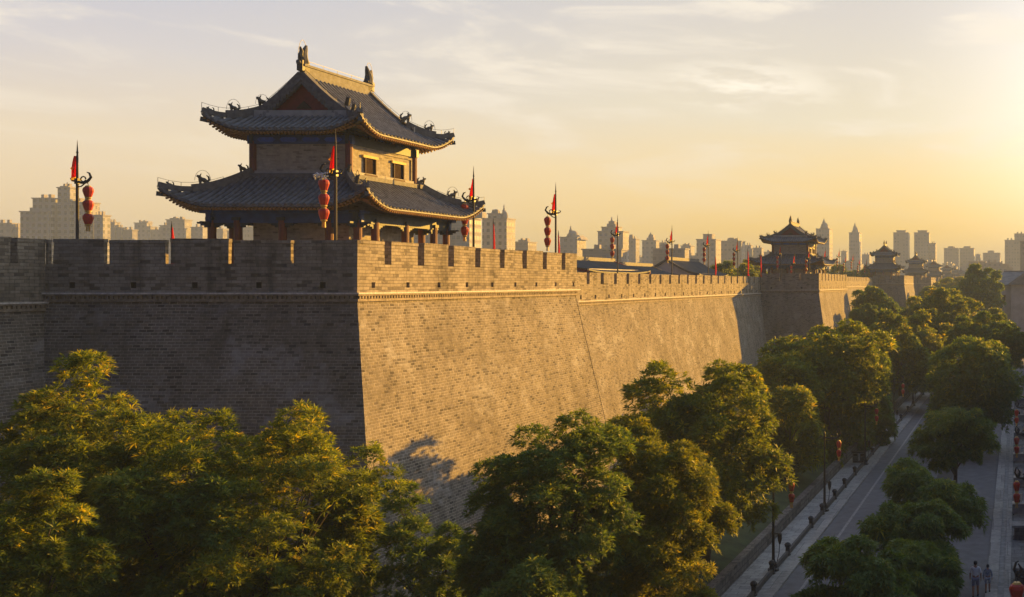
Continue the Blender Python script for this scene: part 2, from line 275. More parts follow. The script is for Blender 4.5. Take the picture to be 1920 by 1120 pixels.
# ------------------------------------------------------------------ mesh helpers
class MB:
    def __init__(s): s.v = []; s.f = []
    def quad(s, *p):
        n = len(s.v); s.v.extend(p); s.f.append(tuple(range(n, n + len(p))))
    def hexa(s, c):
        n = len(s.v); s.v.extend(c)
        for f in ((0, 3, 2, 1), (4, 5, 6, 7), (0, 1, 5, 4), (1, 2, 6, 5), (2, 3, 7, 6), (3, 0, 4, 7)):
            s.f.append(tuple(n + i for i in f))
    def box(s, x0, x1, y0, y1, z0, z1):
        x0, x1 = min(x0, x1), max(x0, x1); y0, y1 = min(y0, y1), max(y0, y1)
        s.hexa([(x0, y0, z0), (x1, y0, z0), (x1, y1, z0), (x0, y1, z0), (x0, y0, z1), (x1, y0, z1), (x1, y1, z1), (x0, y1, z1)])
    def frustum(s, x0, x1, y0, y1, z0, z1, bx0, bx1, by0, by1):
        """top rectangle x0..y1 at z1, bottom rectangle bx0..by1 at z0"""
        s.hexa([(bx0, by0, z0), (bx1, by0, z0), (bx1, by1, z0), (bx0, by1, z0), (x0, y0, z1), (x1, y0, z1), (x1, y1, z1), (x0, y1, z1)])
    def tube(s, pts, r, n=6, up=(0, 0, 1), square=False, cap=True):
        pts = [np.array(p, float) for p in pts]; m = len(pts)
        rr = r if isinstance(r, (list, tuple)) else [r] * m
        base = len(s.v); prev = None
        for i, p in enumerate(pts):
            t = pts[min(i + 1, m - 1)] - pts[max(i - 1, 0)]; t = t / (np.linalg.norm(t) + 1e-9)
            a = np.array(up, float) if prev is None else prev
            a = a - t * a.dot(t)
            if np.linalg.norm(a) < 1e-3: a = np.array((1, 0, 0.0)); a = a - t * a.dot(t)
            a /= np.linalg.norm(a); prev = a; b = np.cross(t, a)
            w = rr[i]; wa, wb = (w if isinstance(w, tuple) else (w, w))
            for k in range(n):
                an = 2 * pi * (k + (0.5 if n == 4 else 0)) / n
                s.v.append(tuple(p + a * (wa * cos(an)) + b * (wb * sin(an))))
        for i in range(m - 1):
            for k in range(n):
                k2 = (k + 1) % n
                s.f.append((base + i * n + k, base + i * n + k2, base + (i + 1) * n + k2, base + (i + 1) * n + k))
        if cap:
            s.f.append(tuple(base + k for k in range(n))[::-1]); s.f.append(tuple(base + (m - 1) * n + k for k in range(n)))
    def lathe(s, prof, n=12, c=(0, 0, 0)):
        base = len(s.v); m = len(prof)
        for r, z in prof:
            for k in range(n):
                a = 2 * pi * k / n; s.v.append((c[0] + r * cos(a), c[1] + r * sin(a), c[2] + z))
        for i in range(m - 1):
            for k in range(n):
                k2 = (k + 1) % n
                s.f.append((base + i * n + k, base + i * n + k2, base + (i + 1) * n + k2, base + (i + 1) * n + k))
        s.f.append(tuple(base + k for k in range(n))[::-1]); s.f.append(tuple(base + (m - 1) * n + k for k in range(n)))
    def grid(s, rows):
        base = len(s.v); n = len(rows[0])
        for r in rows: s.v.extend(r)
        for i in range(len(rows) - 1):
            for j in range(n - 1):
                s.f.append((base + i * n + j, base + i * n + j + 1, base + (i + 1) * n + j + 1, base + (i + 1) * n + j))
    def prism(s, poly, axis, a0, a1):
        """poly: 2D outline; axis 'y': (x,z) swept from a0 to a1; axis 'x': (y,z)"""
        P = (lambda p, a: (p[0], a, p[1])) if axis == 'y' else (lambda p, a: (a, p[0], p[1]))
        n = len(poly); base = len(s.v)
        s.v.extend(P(p, a0) for p in poly); s.v.extend(P(p, a1) for p in poly)
        s.f.append(tuple(base + i for i in range(n))); s.f.append(tuple(base + n + i for i in range(n))[::-1])
        for i in range(n):
            j = (i + 1) % n; s.f.append((base + i, base + n + i, base + n + j, base + j))
    def add(s, o, off=(0, 0, 0), sc=1.0, rz=0.0):
        n = len(s.v); c, d = cos(rz), sin(rz)
        s.v.extend((off[0] + sc * (c * x - d * y), off[1] + sc * (d * x + c * y), off[2] + sc * z) for x, y, z in o.v)
        s.f.extend(tuple(n + i for i in f) for f in o.f)
    def mesh(s, name, mat, off=(0, 0, 0), smooth=False, recalc=True):
        me = bpy.data.meshes.new(name)
        v = np.array(s.v, float) - np.array(off)
        me.from_pydata(v.tolist(), [], s.f)
        if recalc:
            import bmesh
            bm = bmesh.new(); bm.from_mesh(me); bmesh.ops.recalc_face_normals(bm, faces=bm.faces); bm.to_mesh(me); bm.free()
        uvmap(me, off); me.materials.append(mat)
        if smooth: me.polygons.foreach_set('use_smooth', [True] * len(me.polygons))
        return me
def uvmap(me, off=(0, 0, 0)):
    nl = len(me.loops); npoly = len(me.polygons)
    if not nl: return
    co_ = np.empty(len(me.vertices) * 3); me.vertices.foreach_get('co', co_); co_ = co_.reshape(-1, 3) + np.array(off)
    li = np.empty(nl, int); me.loops.foreach_get('vertex_index', li)
    nr = np.empty(npoly * 3); me.polygons.foreach_get('normal', nr); nr = nr.reshape(-1, 3)
    tot = np.empty(npoly, int); me.polygons.foreach_get('loop_total', tot)
    ln = np.repeat(np.abs(nr), tot, axis=0); p = co_[li]
    z = (ln[:, 2] > 0.75); x = (~z) & (ln[:, 0] >= ln[:, 1])
    uv = np.empty((nl, 2)); uv[:, 0] = np.where(x, p[:, 1], p[:, 0]); uv[:, 1] = np.where(z, p[:, 1], p[:, 2])
    lay = me.uv_layers.new(name='UVMap'); lay.data.foreach_set('uv', uv.ravel())

WL = {}
def put(o, parent=None, loc=None):
    COL.objects.link(o)
    if parent: o.parent = parent
    if loc is not None: o.location = loc
    return o
def thing(name, label, cat, loc=(0, 0, 0), group=None):
    o = bpy.data.objects.new(name, None); put(o, None, loc); o.empty_display_size = 0.3
    o['label'] = label; o['category'] = cat
    if group: o['group'] = group
    WL[o.name] = tuple(loc); return o
def part(name, mb, mat, parent, smooth=False, world=True, label=None):
    """mesh part; world=True: mb holds world coordinates; False: coordinates local to the thing"""
    off = WL[parent.name] if world else (0, 0, 0)
    o = bpy.data.objects.new(name, mb.mesh(name, mat, off, smooth)); put(o, parent)
    WL[o.name] = off if world else (0, 0, 0)
    if label: o['label'] = label
    return o
def solo(name, mb, mat, label, cat, loc=(0, 0, 0), group=None, smooth=False):
    o = bpy.data.objects.new(name, mb.mesh(name, mat, loc, smooth)); put(o, None, loc)
    o['label'] = label; o['category'] = cat
    if group: o['group'] = group
    WL[o.name] = tuple(loc); return o
def struct(name, mb, mat, kind='structure', smooth=False):
    o = bpy.data.objects.new(name, mb.mesh(name, mat, (0, 0, 0), smooth)); put(o); o['kind'] = kind; return o
def copy_tree(o, parent=None, loc=None, label=None):
    c = o.copy(); COL.objects.link(c)
    if parent: c.parent = parent
    if loc is not None: c.location = loc
    if label: c['label'] = label
    for ch in o.children: copy_tree(ch, c)
    return c
def at(u, y, Y): return ((u - 1880) * Y / F, Y, E + (530 - y) * Y / F)
RS = 26 / F                      # the road runs very slightly off the wall's direction
def xr(x0, Y): return x0 + RS * Y
def mir(mb, fn):
    o = MB(); o.v = [fn(p) for p in mb.v]; o.f = list(mb.f); return o
ORD = ['first', 'second', 'third', 'fourth', 'fifth', 'sixth', 'seventh', 'eighth', 'ninth', 'tenth', 'eleventh', 'twelfth',
       'thirteenth', 'fourteenth', 'fifteenth', 'sixteenth', 'seventeenth', 'eighteenth', 'nineteenth', 'twentieth']
#@@SECTION walls
# ------------------------------------------------------------------ ground, road, pavement
def strip(name, mat, x0, x1, z, Y0=-20, Y1=238, h=None):
    mb = MB(); n = 12
    ys = [Y0 + (Y1 - Y0) * i / n for i in range(n + 1)]
    if h is None:
        mb.grid([[(xr(x0, y), y, z), (xr(x1, y), y, z)] for y in ys])
    else:
        for a, b in zip(ys[:-1], ys[1:]):
            mb.hexa([(xr(x0, a), a, z - h), (xr(x1, a), a, z - h), (xr(x1, b), b, z - h), (xr(x0, b), b, z - h),
                     (xr(x0, a), a, z), (xr(x1, a), a, z), (xr(x1, b), b, z), (xr(x0, b), b, z)])
    return struct(name, mb, mat)
g = MB(); g.grid([[(-2300, y, -0.06), (-300, y, -0.06), (900, y, -0.06)] for y in (-120, 300, 1000, 2300)])
struct('ground', g, M['earth'])
strip('road', M['asphalt'], -11.95, -1.55, 0.0)
strip('lane_marking', M['paint'], -10.95, -10.78, 0.02)
strip('kerb_strip', M['kerb'], -12.9, -11.95, 0.12, h=0.17)
strip('pavement', M['pave'], -14.45, -12.9, 0.14, h=0.19)
strip('tree_bed', M['earth'], -6.3, -5.1, 0.10, h=0.15)
strip('street_kerb', M['kerb'], -1.55, -0.95, 0.13, h=0.18)
strip('gutter', M['stone'], -0.95, -0.62, 0.05, h=0.10)
strip('plaza_kerb', M['kerb'], -0.62, -0.30, 0.16, h=0.21)
strip('plaza', M['pave2'], -0.30, 9.0, 0.10)
bank = MB()
ys = [-20 + 6 * i for i in range(75)]
rnd = random.Random(5)
rows = []
for y in ys:
    r = []
    for k in range(13):
        t = k / 12; x = xr(-14.75, y) * (1 - t) + (-34.0) * t
        z = 0.80 + 2.9 * min(1, t * 1.9) ** 0.9 + rnd.uniform(-.12, .12) * (0 < t)
        r.append((x, y, z))
    rows.append(r)
bank.grid(rows); struct('grass_bank', bank, M['grass'], smooth=True)
rt = MB()
for a in range(-20, 240, 20):
    for (p, q, z0, z1) in ((-14.78, -14.45, -0.02, 0.86), (-14.84, -14.39, 0.86, 0.99)):
        b = a + 20
        rt.hexa([(xr(p, a), a, z0), (xr(q, a), a, z0), (xr(q, b), b, z0), (xr(p, b), b, z0),
                 (xr(p, a), a, z1), (xr(q, a), a, z1), (xr(q, b), b, z1), (xr(p, b), b, z1)])
solo('retaining_wall', rt, M['rubble'], 'low grey stone retaining wall holding the grass bank above the pavement', 'retaining wall')
kr = MB()
for a in range(-20, 240, 20):
    b = a + 20; p, q = -12.98, -12.84
    kr.hexa([(xr(p, a), a, .1), (xr(q, a), a, .1), (xr(q, b), b, .1), (xr(p, b), b, .1),
             (xr(p, a), a, .40), (xr(q, a), a, .40), (xr(q, b), b, .40), (xr(p, b), b, .40)])
solo('low_rail', kr, simple('dark_rail', (.07, .07, .07), .8, .3, 3), 'long dark low rail along the edge of the pavement beside the road', 'railing')

# ------------------------------------------------------------------ city wall
BAT = 0.17
def lbox(mb, o, t, n, t0, t1, n0, n1, z0, z1):
    """box in a frame: o origin, t along, n outward (both axis-aligned unit vectors)"""
    a = (o[0] + t[0] * t0 + n[0] * n0, o[1] + t[1] * t0 + n[1] * n0)
    b = (o[0] + t[0] * t1 + n[0] * n1, o[1] + t[1] * t1 + n[1] * n1)
    mb.box(a[0], b[0], a[1], b[1], z0, z1)
def parapet(root, o, t, n, length, z0, zs, zt, gaps, gw, holes, hz, hs, thick=0.42, sub=True, seed=0):
    """low wall with loopholes; one merlon between each pair of gaps"""
    rn = random.Random(seed)
    lo = MB()
    lbox(lo, o, t, n, 0, length, -thick, 0, z0, hz - hs / 2)
    lbox(lo, o, t, n, 0, length, -thick, 0, hz + hs / 2, zs)
    e = [0]
    for h in holes: e += [h - hs / 2, h + hs / 2]
    e.append(length)
    for a, b in zip(e[0::2], e[1::2]):
        if b - a > .01: lbox(lo, o, t, n, a, b, -thick, 0, hz - hs / 2, hz + hs / 2)
    pr = part('parapet', lo, M['parapet'], root)
    if holes:
        for h in holes:
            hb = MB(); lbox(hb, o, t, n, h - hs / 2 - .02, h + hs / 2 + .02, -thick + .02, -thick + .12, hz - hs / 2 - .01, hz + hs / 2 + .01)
            part('loophole_back', hb, M['shade_black'], pr)  # dark plate stands in for the shade inside the loophole
    e = [0]
    for gp in gaps: e += [gp - gw / 2, gp + gw / 2]
    e.append(length)
    big = MB()
    for a, b in zip(e[0::2], e[1::2]):
        if b - a < .05: continue
        mb = MB() if sub else big
        zz = zt + rn.uniform(-.035, .03)
        lbox(mb, o, t, n, a, b, -thick, -0.004, zs, zz - .13)
        lbox(mb, o, t, n, a - .012, b + .012, -thick - .012, 0.010, zz - .13, zz)
        if sub:
            mb.v = [tuple(c + rn.uniform(-.012, .012) for c in v) for v in mb.v]; part('merlon', mb, M['parapet'], pr)
    if not sub: part('battlement', big, M['parapet'], root)
    return pr
def cornice(root, runs, zl):
    """runs: (o, t, n, length, ext0, ext1)"""
    a, b, c = MB(), MB(), MB()
    for (o, t, n, l, e0, e1) in runs:
        lbox(a, o, t, n, e0 * .3, l + e1 * .07, -.3, .07, zl - .34, zl - .24)
        k = 0; x = .0
        lbox(a, o, t, n, e0 * .3, l + e1 * .03, -.3, .03, zl - .24, zl - .12)
        while x < l:
            lbox(a, o, t, n, x, min(l, x + .09), .02, .085, zl - .23, zl - .125); x += .18
        lbox(a, o, t, n, e0 * .3, l + e1 * .12, -.3, .12, zl - .12, zl - .06)
        lbox(b, o, t, n, e0 * .3, l + e1 * .15, -.3, .15, zl - .06, zl)
    part('cornice', a, M['cornice'], root); part('cornice_ledge', b, M['pale_line'], root)
PX, PY, NX, NY = (1, 0), (0, 1), (-1, 0), (0, -1)
def bastion(label, Xf, Xi, Y0, Y1, zc, zs, zt, zbase, fg, fh, lg, lh, hz, hs, gw, sub, seed):
    r = thing('wall_bastion', label, 'wall bastion', ((Xf + Xi) / 2, (Y0 + Y1) / 2, zbase), 'bastions of the city wall')
    b = MB(); zb = zc - .34; off = BAT * (zb - zbase); xin = Xi - 14
    b.frustum(xin, Xf, Y0, Y1, zbase, zb, xin, Xf + off, Y0 - off, Y1 + off)
    part('wall_face', b, M['wall'], r)
    fl = MB(); fl.box(xin + .1, Xf - .45, Y0 + .45, Y1 - .45, zb - .3, zc - .1); part('walkway', fl, M['stone'], r)
    cornice(r, [((Xi, Y0), PX, NY, Xf - Xi, 0, 1), ((Xf, Y0), PY, PX, Y1 - Y0, 1, 1)], zc)
    parapet(r, (Xi, Y0), PX, NY, Xf - Xi, zc, zs, zt, [x - Xi for x in fg], gw * .44, [x - Xi for x in fh], hz, hs, thick=.15, sub=sub, seed=seed)
    parapet(r, (Xf, Y0 + .15), PY, PX, Y1 - Y0 - .15, zc, zs, zt, [y - Y0 - .15 for y in lg], gw, [y - Y0 - .15 for y in lh], hz, hs, sub=sub, seed=seed + 1)
    bk = MB(); bk.box(Xi, Xf - .42, Y1 - .42, Y1 - .002, zc, zt - .02); part('rear_parapet', bk, M['parapet'], r)
    return r
def frange(a, b, s):
    o = []
    while a < b: o.append(a); a += s
    return o
def curtain(label, X, Y0, Y1, zc, zs, zt, zbase, pitch, gw, hz, hs, sub, seed, g0=.6, name='wall_curtain'):
    r = thing(name, label, 'city wall', (X - 7, (Y0 + Y1) / 2, zbase), 'stretches of the city wall')
    b = MB(); zb = zc - .34; off = BAT * (zb - zbase)
    b.frustum(X - 13.8, X, Y0, Y1, zbase, zb, X - 13.8, X + off, Y0, Y1); part('wall_face', b, M['wall'], r)
    fl = MB(); fl.box(X - 13.6, X - .45, Y0, Y1, zb - .2, zc - .1); part('walkway', fl, M['stone'], r)
    cornice(r, [((X, Y0), PY, PX, Y1 - Y0, 0, 0)], zc)
    gl = frange(g0, Y1 - Y0 - .3, pitch)
    parapet(r, (X, Y0), PY, PX, Y1 - Y0, zc, zs, zt, gl, gw, [q + pitch / 2 for q in gl if q + pitch < Y1 - Y0], hz, hs, sub=sub, seed=seed)
    return r
Z1 = dict(zc=E - .38, zs=E + .72, zt=E + 1.62)
b1 = bastion('big near brick bastion carrying the large two-storey watchtower, shaded flank and golden face', -24.2, -35.9, 38.0, 57.6, E - .38, E + .70, E + 1.62, 2.2,
        [-35.70, -33.6, -31.3, -28.93, -26.6], [-34.9, -32.6, -30.3, -27.9, -25.5],
        [39.9 + 2.28 * i for i in range(8)], [38.97 + 2.27 * i for i in range(9)], E - .10, .22, .46, True, 11)
edge_mb = MB(); zb = E - .72; o1 = BAT * (zb - 2.2)
for i in range(14):
    t0, t1 = i / 14, (i + 1) / 14; j0 = .02 * sin(i * 2.3); j1 = .02 * sin((i + 1) * 2.3)
    p0 = (-24.2 + o1 * t0, 57.35 + o1 * t0 + j0, zb - (zb - 2.2) * t0); p1 = (-24.2 + o1 * t1, 57.35 + o1 * t1 + j1, zb - (zb - 2.2) * t1)
    edge_mb.tube([p0, p1], .014, 4)
part('edge_line', edge_mb, M['shade_black'], b1)  # dark line added so the far edge stands out from the curtain
curtain('dark shaded stretch of brick wall at the photo\'s left edge, stepping below the bastion cornice', -35.9, -24, 38.0, E - .72, E + .70, E + 1.62, 2.2, 2.3, .28, E - .30, .24, True, 3, g0=1.0)
# the main run towards the far towers
bast = [(134, 158), (250, 276), (344, 368), (435, 459), (537, 561), (624, 648), (720, 744)]
curtain('long sunlit brick curtain wall between the big watchtower bastion and the second bastion', -32, 57.6, 134, E - 1.40, E - .12, E + .76, 2.2, 2.75, .58, E - 1.12, .30, True, 5, g0=1.4)
b2 = bastion('second brick bastion carrying the mid-distance watchtower with red flags around it', -24.3, -32, 134, 158, E - .98, E + .25, E + 1.22, 1.2,
        [-29.4, -26.7], [-30.6, -26.6], [136.4 + 2.5 * i for i in range(9)], [135.4 + 2.5 * i for i in range(9)], E - .72, .24, .5, True, 21)
fn = ['third', 'fourth', 'fifth', 'sixth', 'seventh', 'eighth']
for k in range(1, 7):
    Y0, Y1 = bast[k]
    bastion(f'hazy {fn[k-1]} bastion down the wall, counted from the big near one', -24.3, -32, Y0, Y1, E - .3, E + .85, E + 1.75, 1.0,
            [-30, -27.5], [], frange(Y0 + 2, Y1 - 1, 2.6), [], E - .1, .24, .5, False, 30 + k)
for k in range(0, 6):
    a, b = bast[k][1], bast[k + 1][0]
    nm = ['second and third', 'third and fourth', 'fourth and fifth', 'fifth and sixth', 'sixth and seventh', 'seventh and eighth'][k]
    curtain(f'distant curtain wall stretch between the {nm} bastions', -32, a, b, E - .9 + .1 * k, E + .35, E + 1.2 + .08 * k, 1.0, 2.75, .5, E - .5, .2, False, 50 + k)

# ------------------------------------------------------------------ watchtowers
class Roof:
    def __init__(s, a, b, ze, prof, LC=1.8, LH=.70, LO=.10):
        s.a, s.b, s.ze, s.prof, s.LC, s.LH, s.LO = a, b, ze, prof, LC, LH, LO
    def hw(s, side): return s.a if side in (0, 2) else s.b
    def P(s, side, q, d, dz=0.0):
        hw = s.hw(side); e = hw - abs(q); LC = s.LC
        c = max(0., min(1., 1 - e / LC)); f = max(0., 1 - d / LC)
        out = s.LO * c * c * f; z = s.ze + s.prof(d) + s.LH * c ** 2 * f + dz
        q2 = q + (out if q > 0 else -out); i = d - out
        if side == 0: return (q2, -s.b + i, z)
        if side == 2: return (-q2, s.b - i, z)
        if side == 1: return (s.a - i, q2, z)
        return (-s.a + i, -q2, z)
PIT = .27; RR = .095
OFFS = [(-.135, 0), (-.082, 0), (-.076, .045), (-.052, .080), (-.022, .098), (.022, .098), (.052, .080), (.076, .045), (.082, 0)]
def tiled(mb, R, side, q0, q1, dmax, nd=9, coarse=False):
    n = max(1, round((q1 - q0) / PIT)); p = (q1 - q0) / n; cols = []
    offs = OFFS if not coarse else [(-.135, 0), (-.07, .05), (0, .098), (.07, .05)]
    for i in range(n):
        c = q0 + (i + .5) * p
        for o, h in offs: cols.append((c + o * p / PIT, h))
    cols.append((q1, 0))
    rows = [[] for _ in range(nd + 1)]; skirt = []
    for q, h in cols:
        dm = dmax(q)
        for j in range(nd + 1):
            d = dm * j / nd
            rows[j].append(R.P(side, q, d, h))
        skirt.append(R.P(side, q, 0.0, -.07))
    mb.grid([skirt] + rows)
def soffit(mb, R, side, q0, q1, dmax, depth, dz):
    n = max(2, int((q1 - q0) / .35)); rows = [[], [], [], []]
    for i in range(n + 1):
        q = q0 + (q1 - q0) * i / n; dm = min(depth, dmax(q))
        for j in range(4): rows[j].append(R.P(side, q, .03 + (max(dm, .04) - .03) * j / 3, dz))
    mb.grid(rows)
def rafters(mb, ends, R, side, hw, over, step):
    n = int(2 * hw / step)
    for i in range(n + 1):
        q = -hw + .12 + (2 * hw - .24) * i / n
        dm = min(over, hw - abs(q) + .15)
        if dm > .15:
            mb.tube([R.P(side, q, -.03, -.15), R.P(side, q, dm, -.15)], .052, 4)
        if dm > .5: mb.tube([R.P(side, q * .985, .20, -.265), R.P(side, q * .985, dm, -.265)], .062, 5)
def tile_ends(mb, R, side, hw):
    n = max(1, round(2 * hw / PIT)); p = 2 * hw / n
    for i in range(n):
        q = -hw + (i + .5) * p
        a = np.array(R.P(side, q, -.015, .015)); b = np.array(R.P(side, q, .05, .015))
        mb.tube([a, b], .082, 7)
def beast(h=.5):
    """crouching ridge animal: body, raised head, ears and curled tail"""
    m = MB(); s = h / .5
    m.tube([(-.16 * s, 0, 0), (-.15 * s, 0, .14 * s), (-.04 * s, 0, .24 * s), (.10 * s, 0, .30 * s), (.17 * s, 0, .42 * s), (.27 * s, 0, .45 * s)],
           [.10 * s, .12 * s, .12 * s, .10 * s, .085 * s, .05 * s], 7)
    m.tube([(.10 * s, 0, .0), (.12 * s, 0, .28 * s)], [.055 * s, .08 * s], 6)
    m.tube([(-.18 * s, 0, .12 * s), (-.28 * s, 0, .26 * s), (-.25 * s, 0, .42 * s), (-.15 * s, 0, .50 * s)], [.06 * s, .055 * s, .045 * s, .02 * s], 6)
    for y in (-.06, .06): m.tube([(.13 * s, y * s, .44 * s), (.07 * s, y * 1.6 * s, .58 * s)], [.035 * s, .01 * s], 5)
    return m
def chiwen(h=.95):
    """upright ridge-end ornament: jaws on the ridge, tail curling up in two horns"""
    m = MB()
    m.box(-.24, .24, -.13, .13, -.25, .22)
    m.tube([(.05, 0, .1), (.0, 0, .34), (.03, 0, .56), (.12, 0, .74), (.20, 0, h)], [.22, .19, .15, .11, .05], 8)
    m.tube([(-.10, 0, .2), (-.17, 0, .45), (-.12, 0, .64), (-.20, 0, .82)], [.13, .11, .085, .04], 7)
    m.tube([(-.2, 0, .05), (-.34, 0, .12), (-.38, 0, .02)], [.13, .10, .05], 7)
    for z in (.2, .36, .5): m.tube([(.14, 0, z), (.28, 0, z + .08)], [.06, .015], 5)
    return m
def at_dir(mb, m, p, dx, dy, sc=1.0):
    mb.add(m, p, sc, atan2(dy, dx))
def sweep(mb, pts, w, h, dz=0.0):
    pts = [(x, y, z + dz) for x, y, z in pts]
    mb.tube(pts, [(h * .7071, w * .7071)] * len(pts), 4)
def wire(mb, pts, h=.22, loops=()):
    mb.tube([(x, y, z + h) for x, y, z in pts], .010, 4)
    for i, p in enumerate(pts):
        if i % 2 == 0: mb.tube([p, (p[0], p[1], p[2] + h)], .009, 4)
def loop(mb, p, dx, dy, r, hh):
    ps = []
    for k in range(11):
        a = pi * k / 10
        ps.append((p[0] - dx * r * cos(a), p[1] - dy * r * cos(a), p[2] + hh * sin(a)))
    mb.tube(ps, .009, 4)

UA, UB, UG = 3.38, 3.70, 2.34            # upper roof half sizes; gable plane
UP = lambda d: 2.62 * (d / UA) * (.66 + .34 * d / UA)
LA, LB, LD = 4.36, 4.82, 2.24            # lower roof half sizes; width of the skirt
LP = lambda d: 1.52 * (d / LD) * (.72 + .28 * d / LD)
def make_tower(label, loc, detail=True):
    T = thing('watchtower', label, 'watchtower', loc, 'watchtowers on the city wall')
    W = lambda n, mb, m, p=T, **k: part(n, mb, m, p, world=False, **k)
    U = Roof(UA, UB, 6.72, UP); Lo = Roof(LA, LB, 3.30, LP, LC=2.1, LH=.76, LO=.10)
    fz = -.45
    bs = MB(); bs.box(-3.6, 3.6, -4.0, 4.0, fz - .5, fz); bs.box(-3.9, 3.9, -4.3, 4.3, fz - .8, fz - .15); W('stone_base', bs, M['stone'])
    # ---- ground storey
    c = MB(); c.box(-2.15, 2.15, -2.5, 2.5, fz, 6.25)
    W('brick_wall', c, M['tower_brick'])
    xs = [-3.2, -2.05, -.1, 1.95, 3.2]; ys_ = [-3.53, -2.3, 0, 2.4, 3.53]
    pos = [(x, y) for x in xs for y in (-3.53, 3.53)] + [(x, y) for x in (-3.2, 3.2) for y in ys_[1:-1]]
    for x, y in pos:
        m = MB(); m.lathe([(.21, fz), (.21, fz + .12), (.16, fz + .2), (.16, 2.75)], 10, (x, y, 0)); W('column', m, M['column'], smooth=False)
    for x in (-3.2, 3.2):
        m = MB(); m.box(x - .09, x + .09, -3.75, 3.75, 2.62, 3.04); m.box(x - .2, x + .2, -3.85, 3.85, 3.04, 3.16); W('painted_beam', m, M['beam'] if x < 0 else M['bracket'])
    for y in (-3.53, 3.53):
        m = MB(); m.box(-3.42, 3.42, y - .09, y + .09, 2.615, 3.035); m.box(-3.6, 3.6, y - .2, y + .2, 3.035, 3.155); W('painted_beam', m, M['beam'])
    for x, y in pos:
        br = MB(); al = abs(y) > 3.5
        for k, (w, z) in enumerate(((.30, 2.50), (.46, 2.58), (.62, 2.66))):
            if al: br.box(x - w, x + w, y - .06, y + .06, z - .08, z)
            if abs(x) > 3.1: br.box(x - .06, x + .06, y - w, y + w, z - .081, z - .001)
        br.box(x - .17, x + .17, y - .17, y + .17, 2.72, 2.86); W('bracket', br, M['bracket'])
    def skirt_roof(R, D, hole):
        tl, so, ra, te = MB(), MB(), MB(), MB()
        for sd in range(4):
            hw = R.hw(sd); dm = lambda q, hw=hw: max(.02, min(D, hw - abs(q)))
            tiled(tl, R, sd, -hw + .02, hw - .02, dm, 9, not detail)
            soffit(so, R, sd, -hw + .03, hw - .03, dm, 1.5, -.12)
            if detail: rafters(ra, None, R, sd, hw, 1.35, .16)
            tile_ends(te, R, sd, hw)
        return tl, so, ra, te
    def corner_pts(R, sx, sy, d0, d1, n=9):
        o = []
        for i in range(n):
            d = d0 + (d1 - d0) * i / (n - 1)
            x, y, z = R.P(0, -(R.a - d), d); o.append((sx * abs(x), sy * abs(y), z))
        return o
    tl, so, ra, te = skirt_roof(Lo, LD, None)
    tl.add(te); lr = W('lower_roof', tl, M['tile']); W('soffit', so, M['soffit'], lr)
    if detail: W('rafter', ra, M['rafter'], lr)
    # ---- upper storey trim
    m = MB()
    m.box(-2.3, 2.3, -2.66, 2.66, 4.72, 4.90); m.box(-2.24, 2.24, -2.59, 2.59, 4.90, 5.02); W('base_band', m, M['plaster'])
    for sx, sy, ax in ((0, -1, 'x'), (0, 1, 'x'), (1, 0, 'y'), (-1, 0, 'y')):
        rg = MB()
        if ax == 'x': sweep(rg, [(-2.5, sy * 2.62, 4.78), (2.5, sy * 2.62, 4.78)], .3, .2)
        else: sweep(rg, [(sx * 2.27, -2.5, 4.785), (sx * 2.27, 2.5, 4.785)], .3, .2)
        W('wall_ridge', rg, M['ridge'], lr)
    for x in (-2.15, 2.15):
        for y in (-2.5, 2.5):
            m = MB(); m.lathe([(.15, 4.75), (.15, 6.35)], 10, (x, y, 0)); W('column', m, M['column'])
    for y in (-2.5, 2.5):
        m = MB(); m.box(-2.35, 2.35, y - .10, y + .10, 6.22, 6.60); bm_ = W('painted_beam', m, M['beam'])
        p = MB()
        for k in range(4):
            x0 = -1.9 + k * 1.0
            s_ = -1 if y < 0 else 1
            p.prism([(x0, 6.41), (x0 + .12, 6.31), (x0 + .70, 6.31), (x0 + .82, 6.41), (x0 + .70, 6.51), (x0 + .12, 6.51)], 'y', y + s_ * .08, y + s_ * .125)
        W('painted_panel', p, M['panel'], bm_)
    for x in (-2.15, 2.15):
        m = MB(); m.box(x - .06, x + .06, -2.68, 2.68, 6.225, 6.605); W('painted_beam', m, M['bracket'])
    for k in range(7):
        x = -2.1 + .7 * k
        for y in (-2.5, 2.5):
            s_ = -1 if y < 0 else 1; br = MB()
            for j in range(3): br.box(x - .1 - .07 * j, x + .1 + .07 * j, y + s_ * .02, y + s_ * (.16 + .2 * j), 6.60 + .11 * j, 6.69 + .11 * j)
            W('bracket', br, M['bracket'])
    for k in range(8):
        y = -2.45 + .7 * k
        for x in (-2.15, 2.15):
            s_ = -1 if x < 0 else 1; br = MB()
            for j in range(3): br.box(x + s_ * .02, x + s_ * (.16 + .2 * j), y - .1 - .07 * j, y + .1 + .07 * j, 6.601 + .11 * j, 6.691 + .11 * j)
            W('bracket', br, M['bracket'])
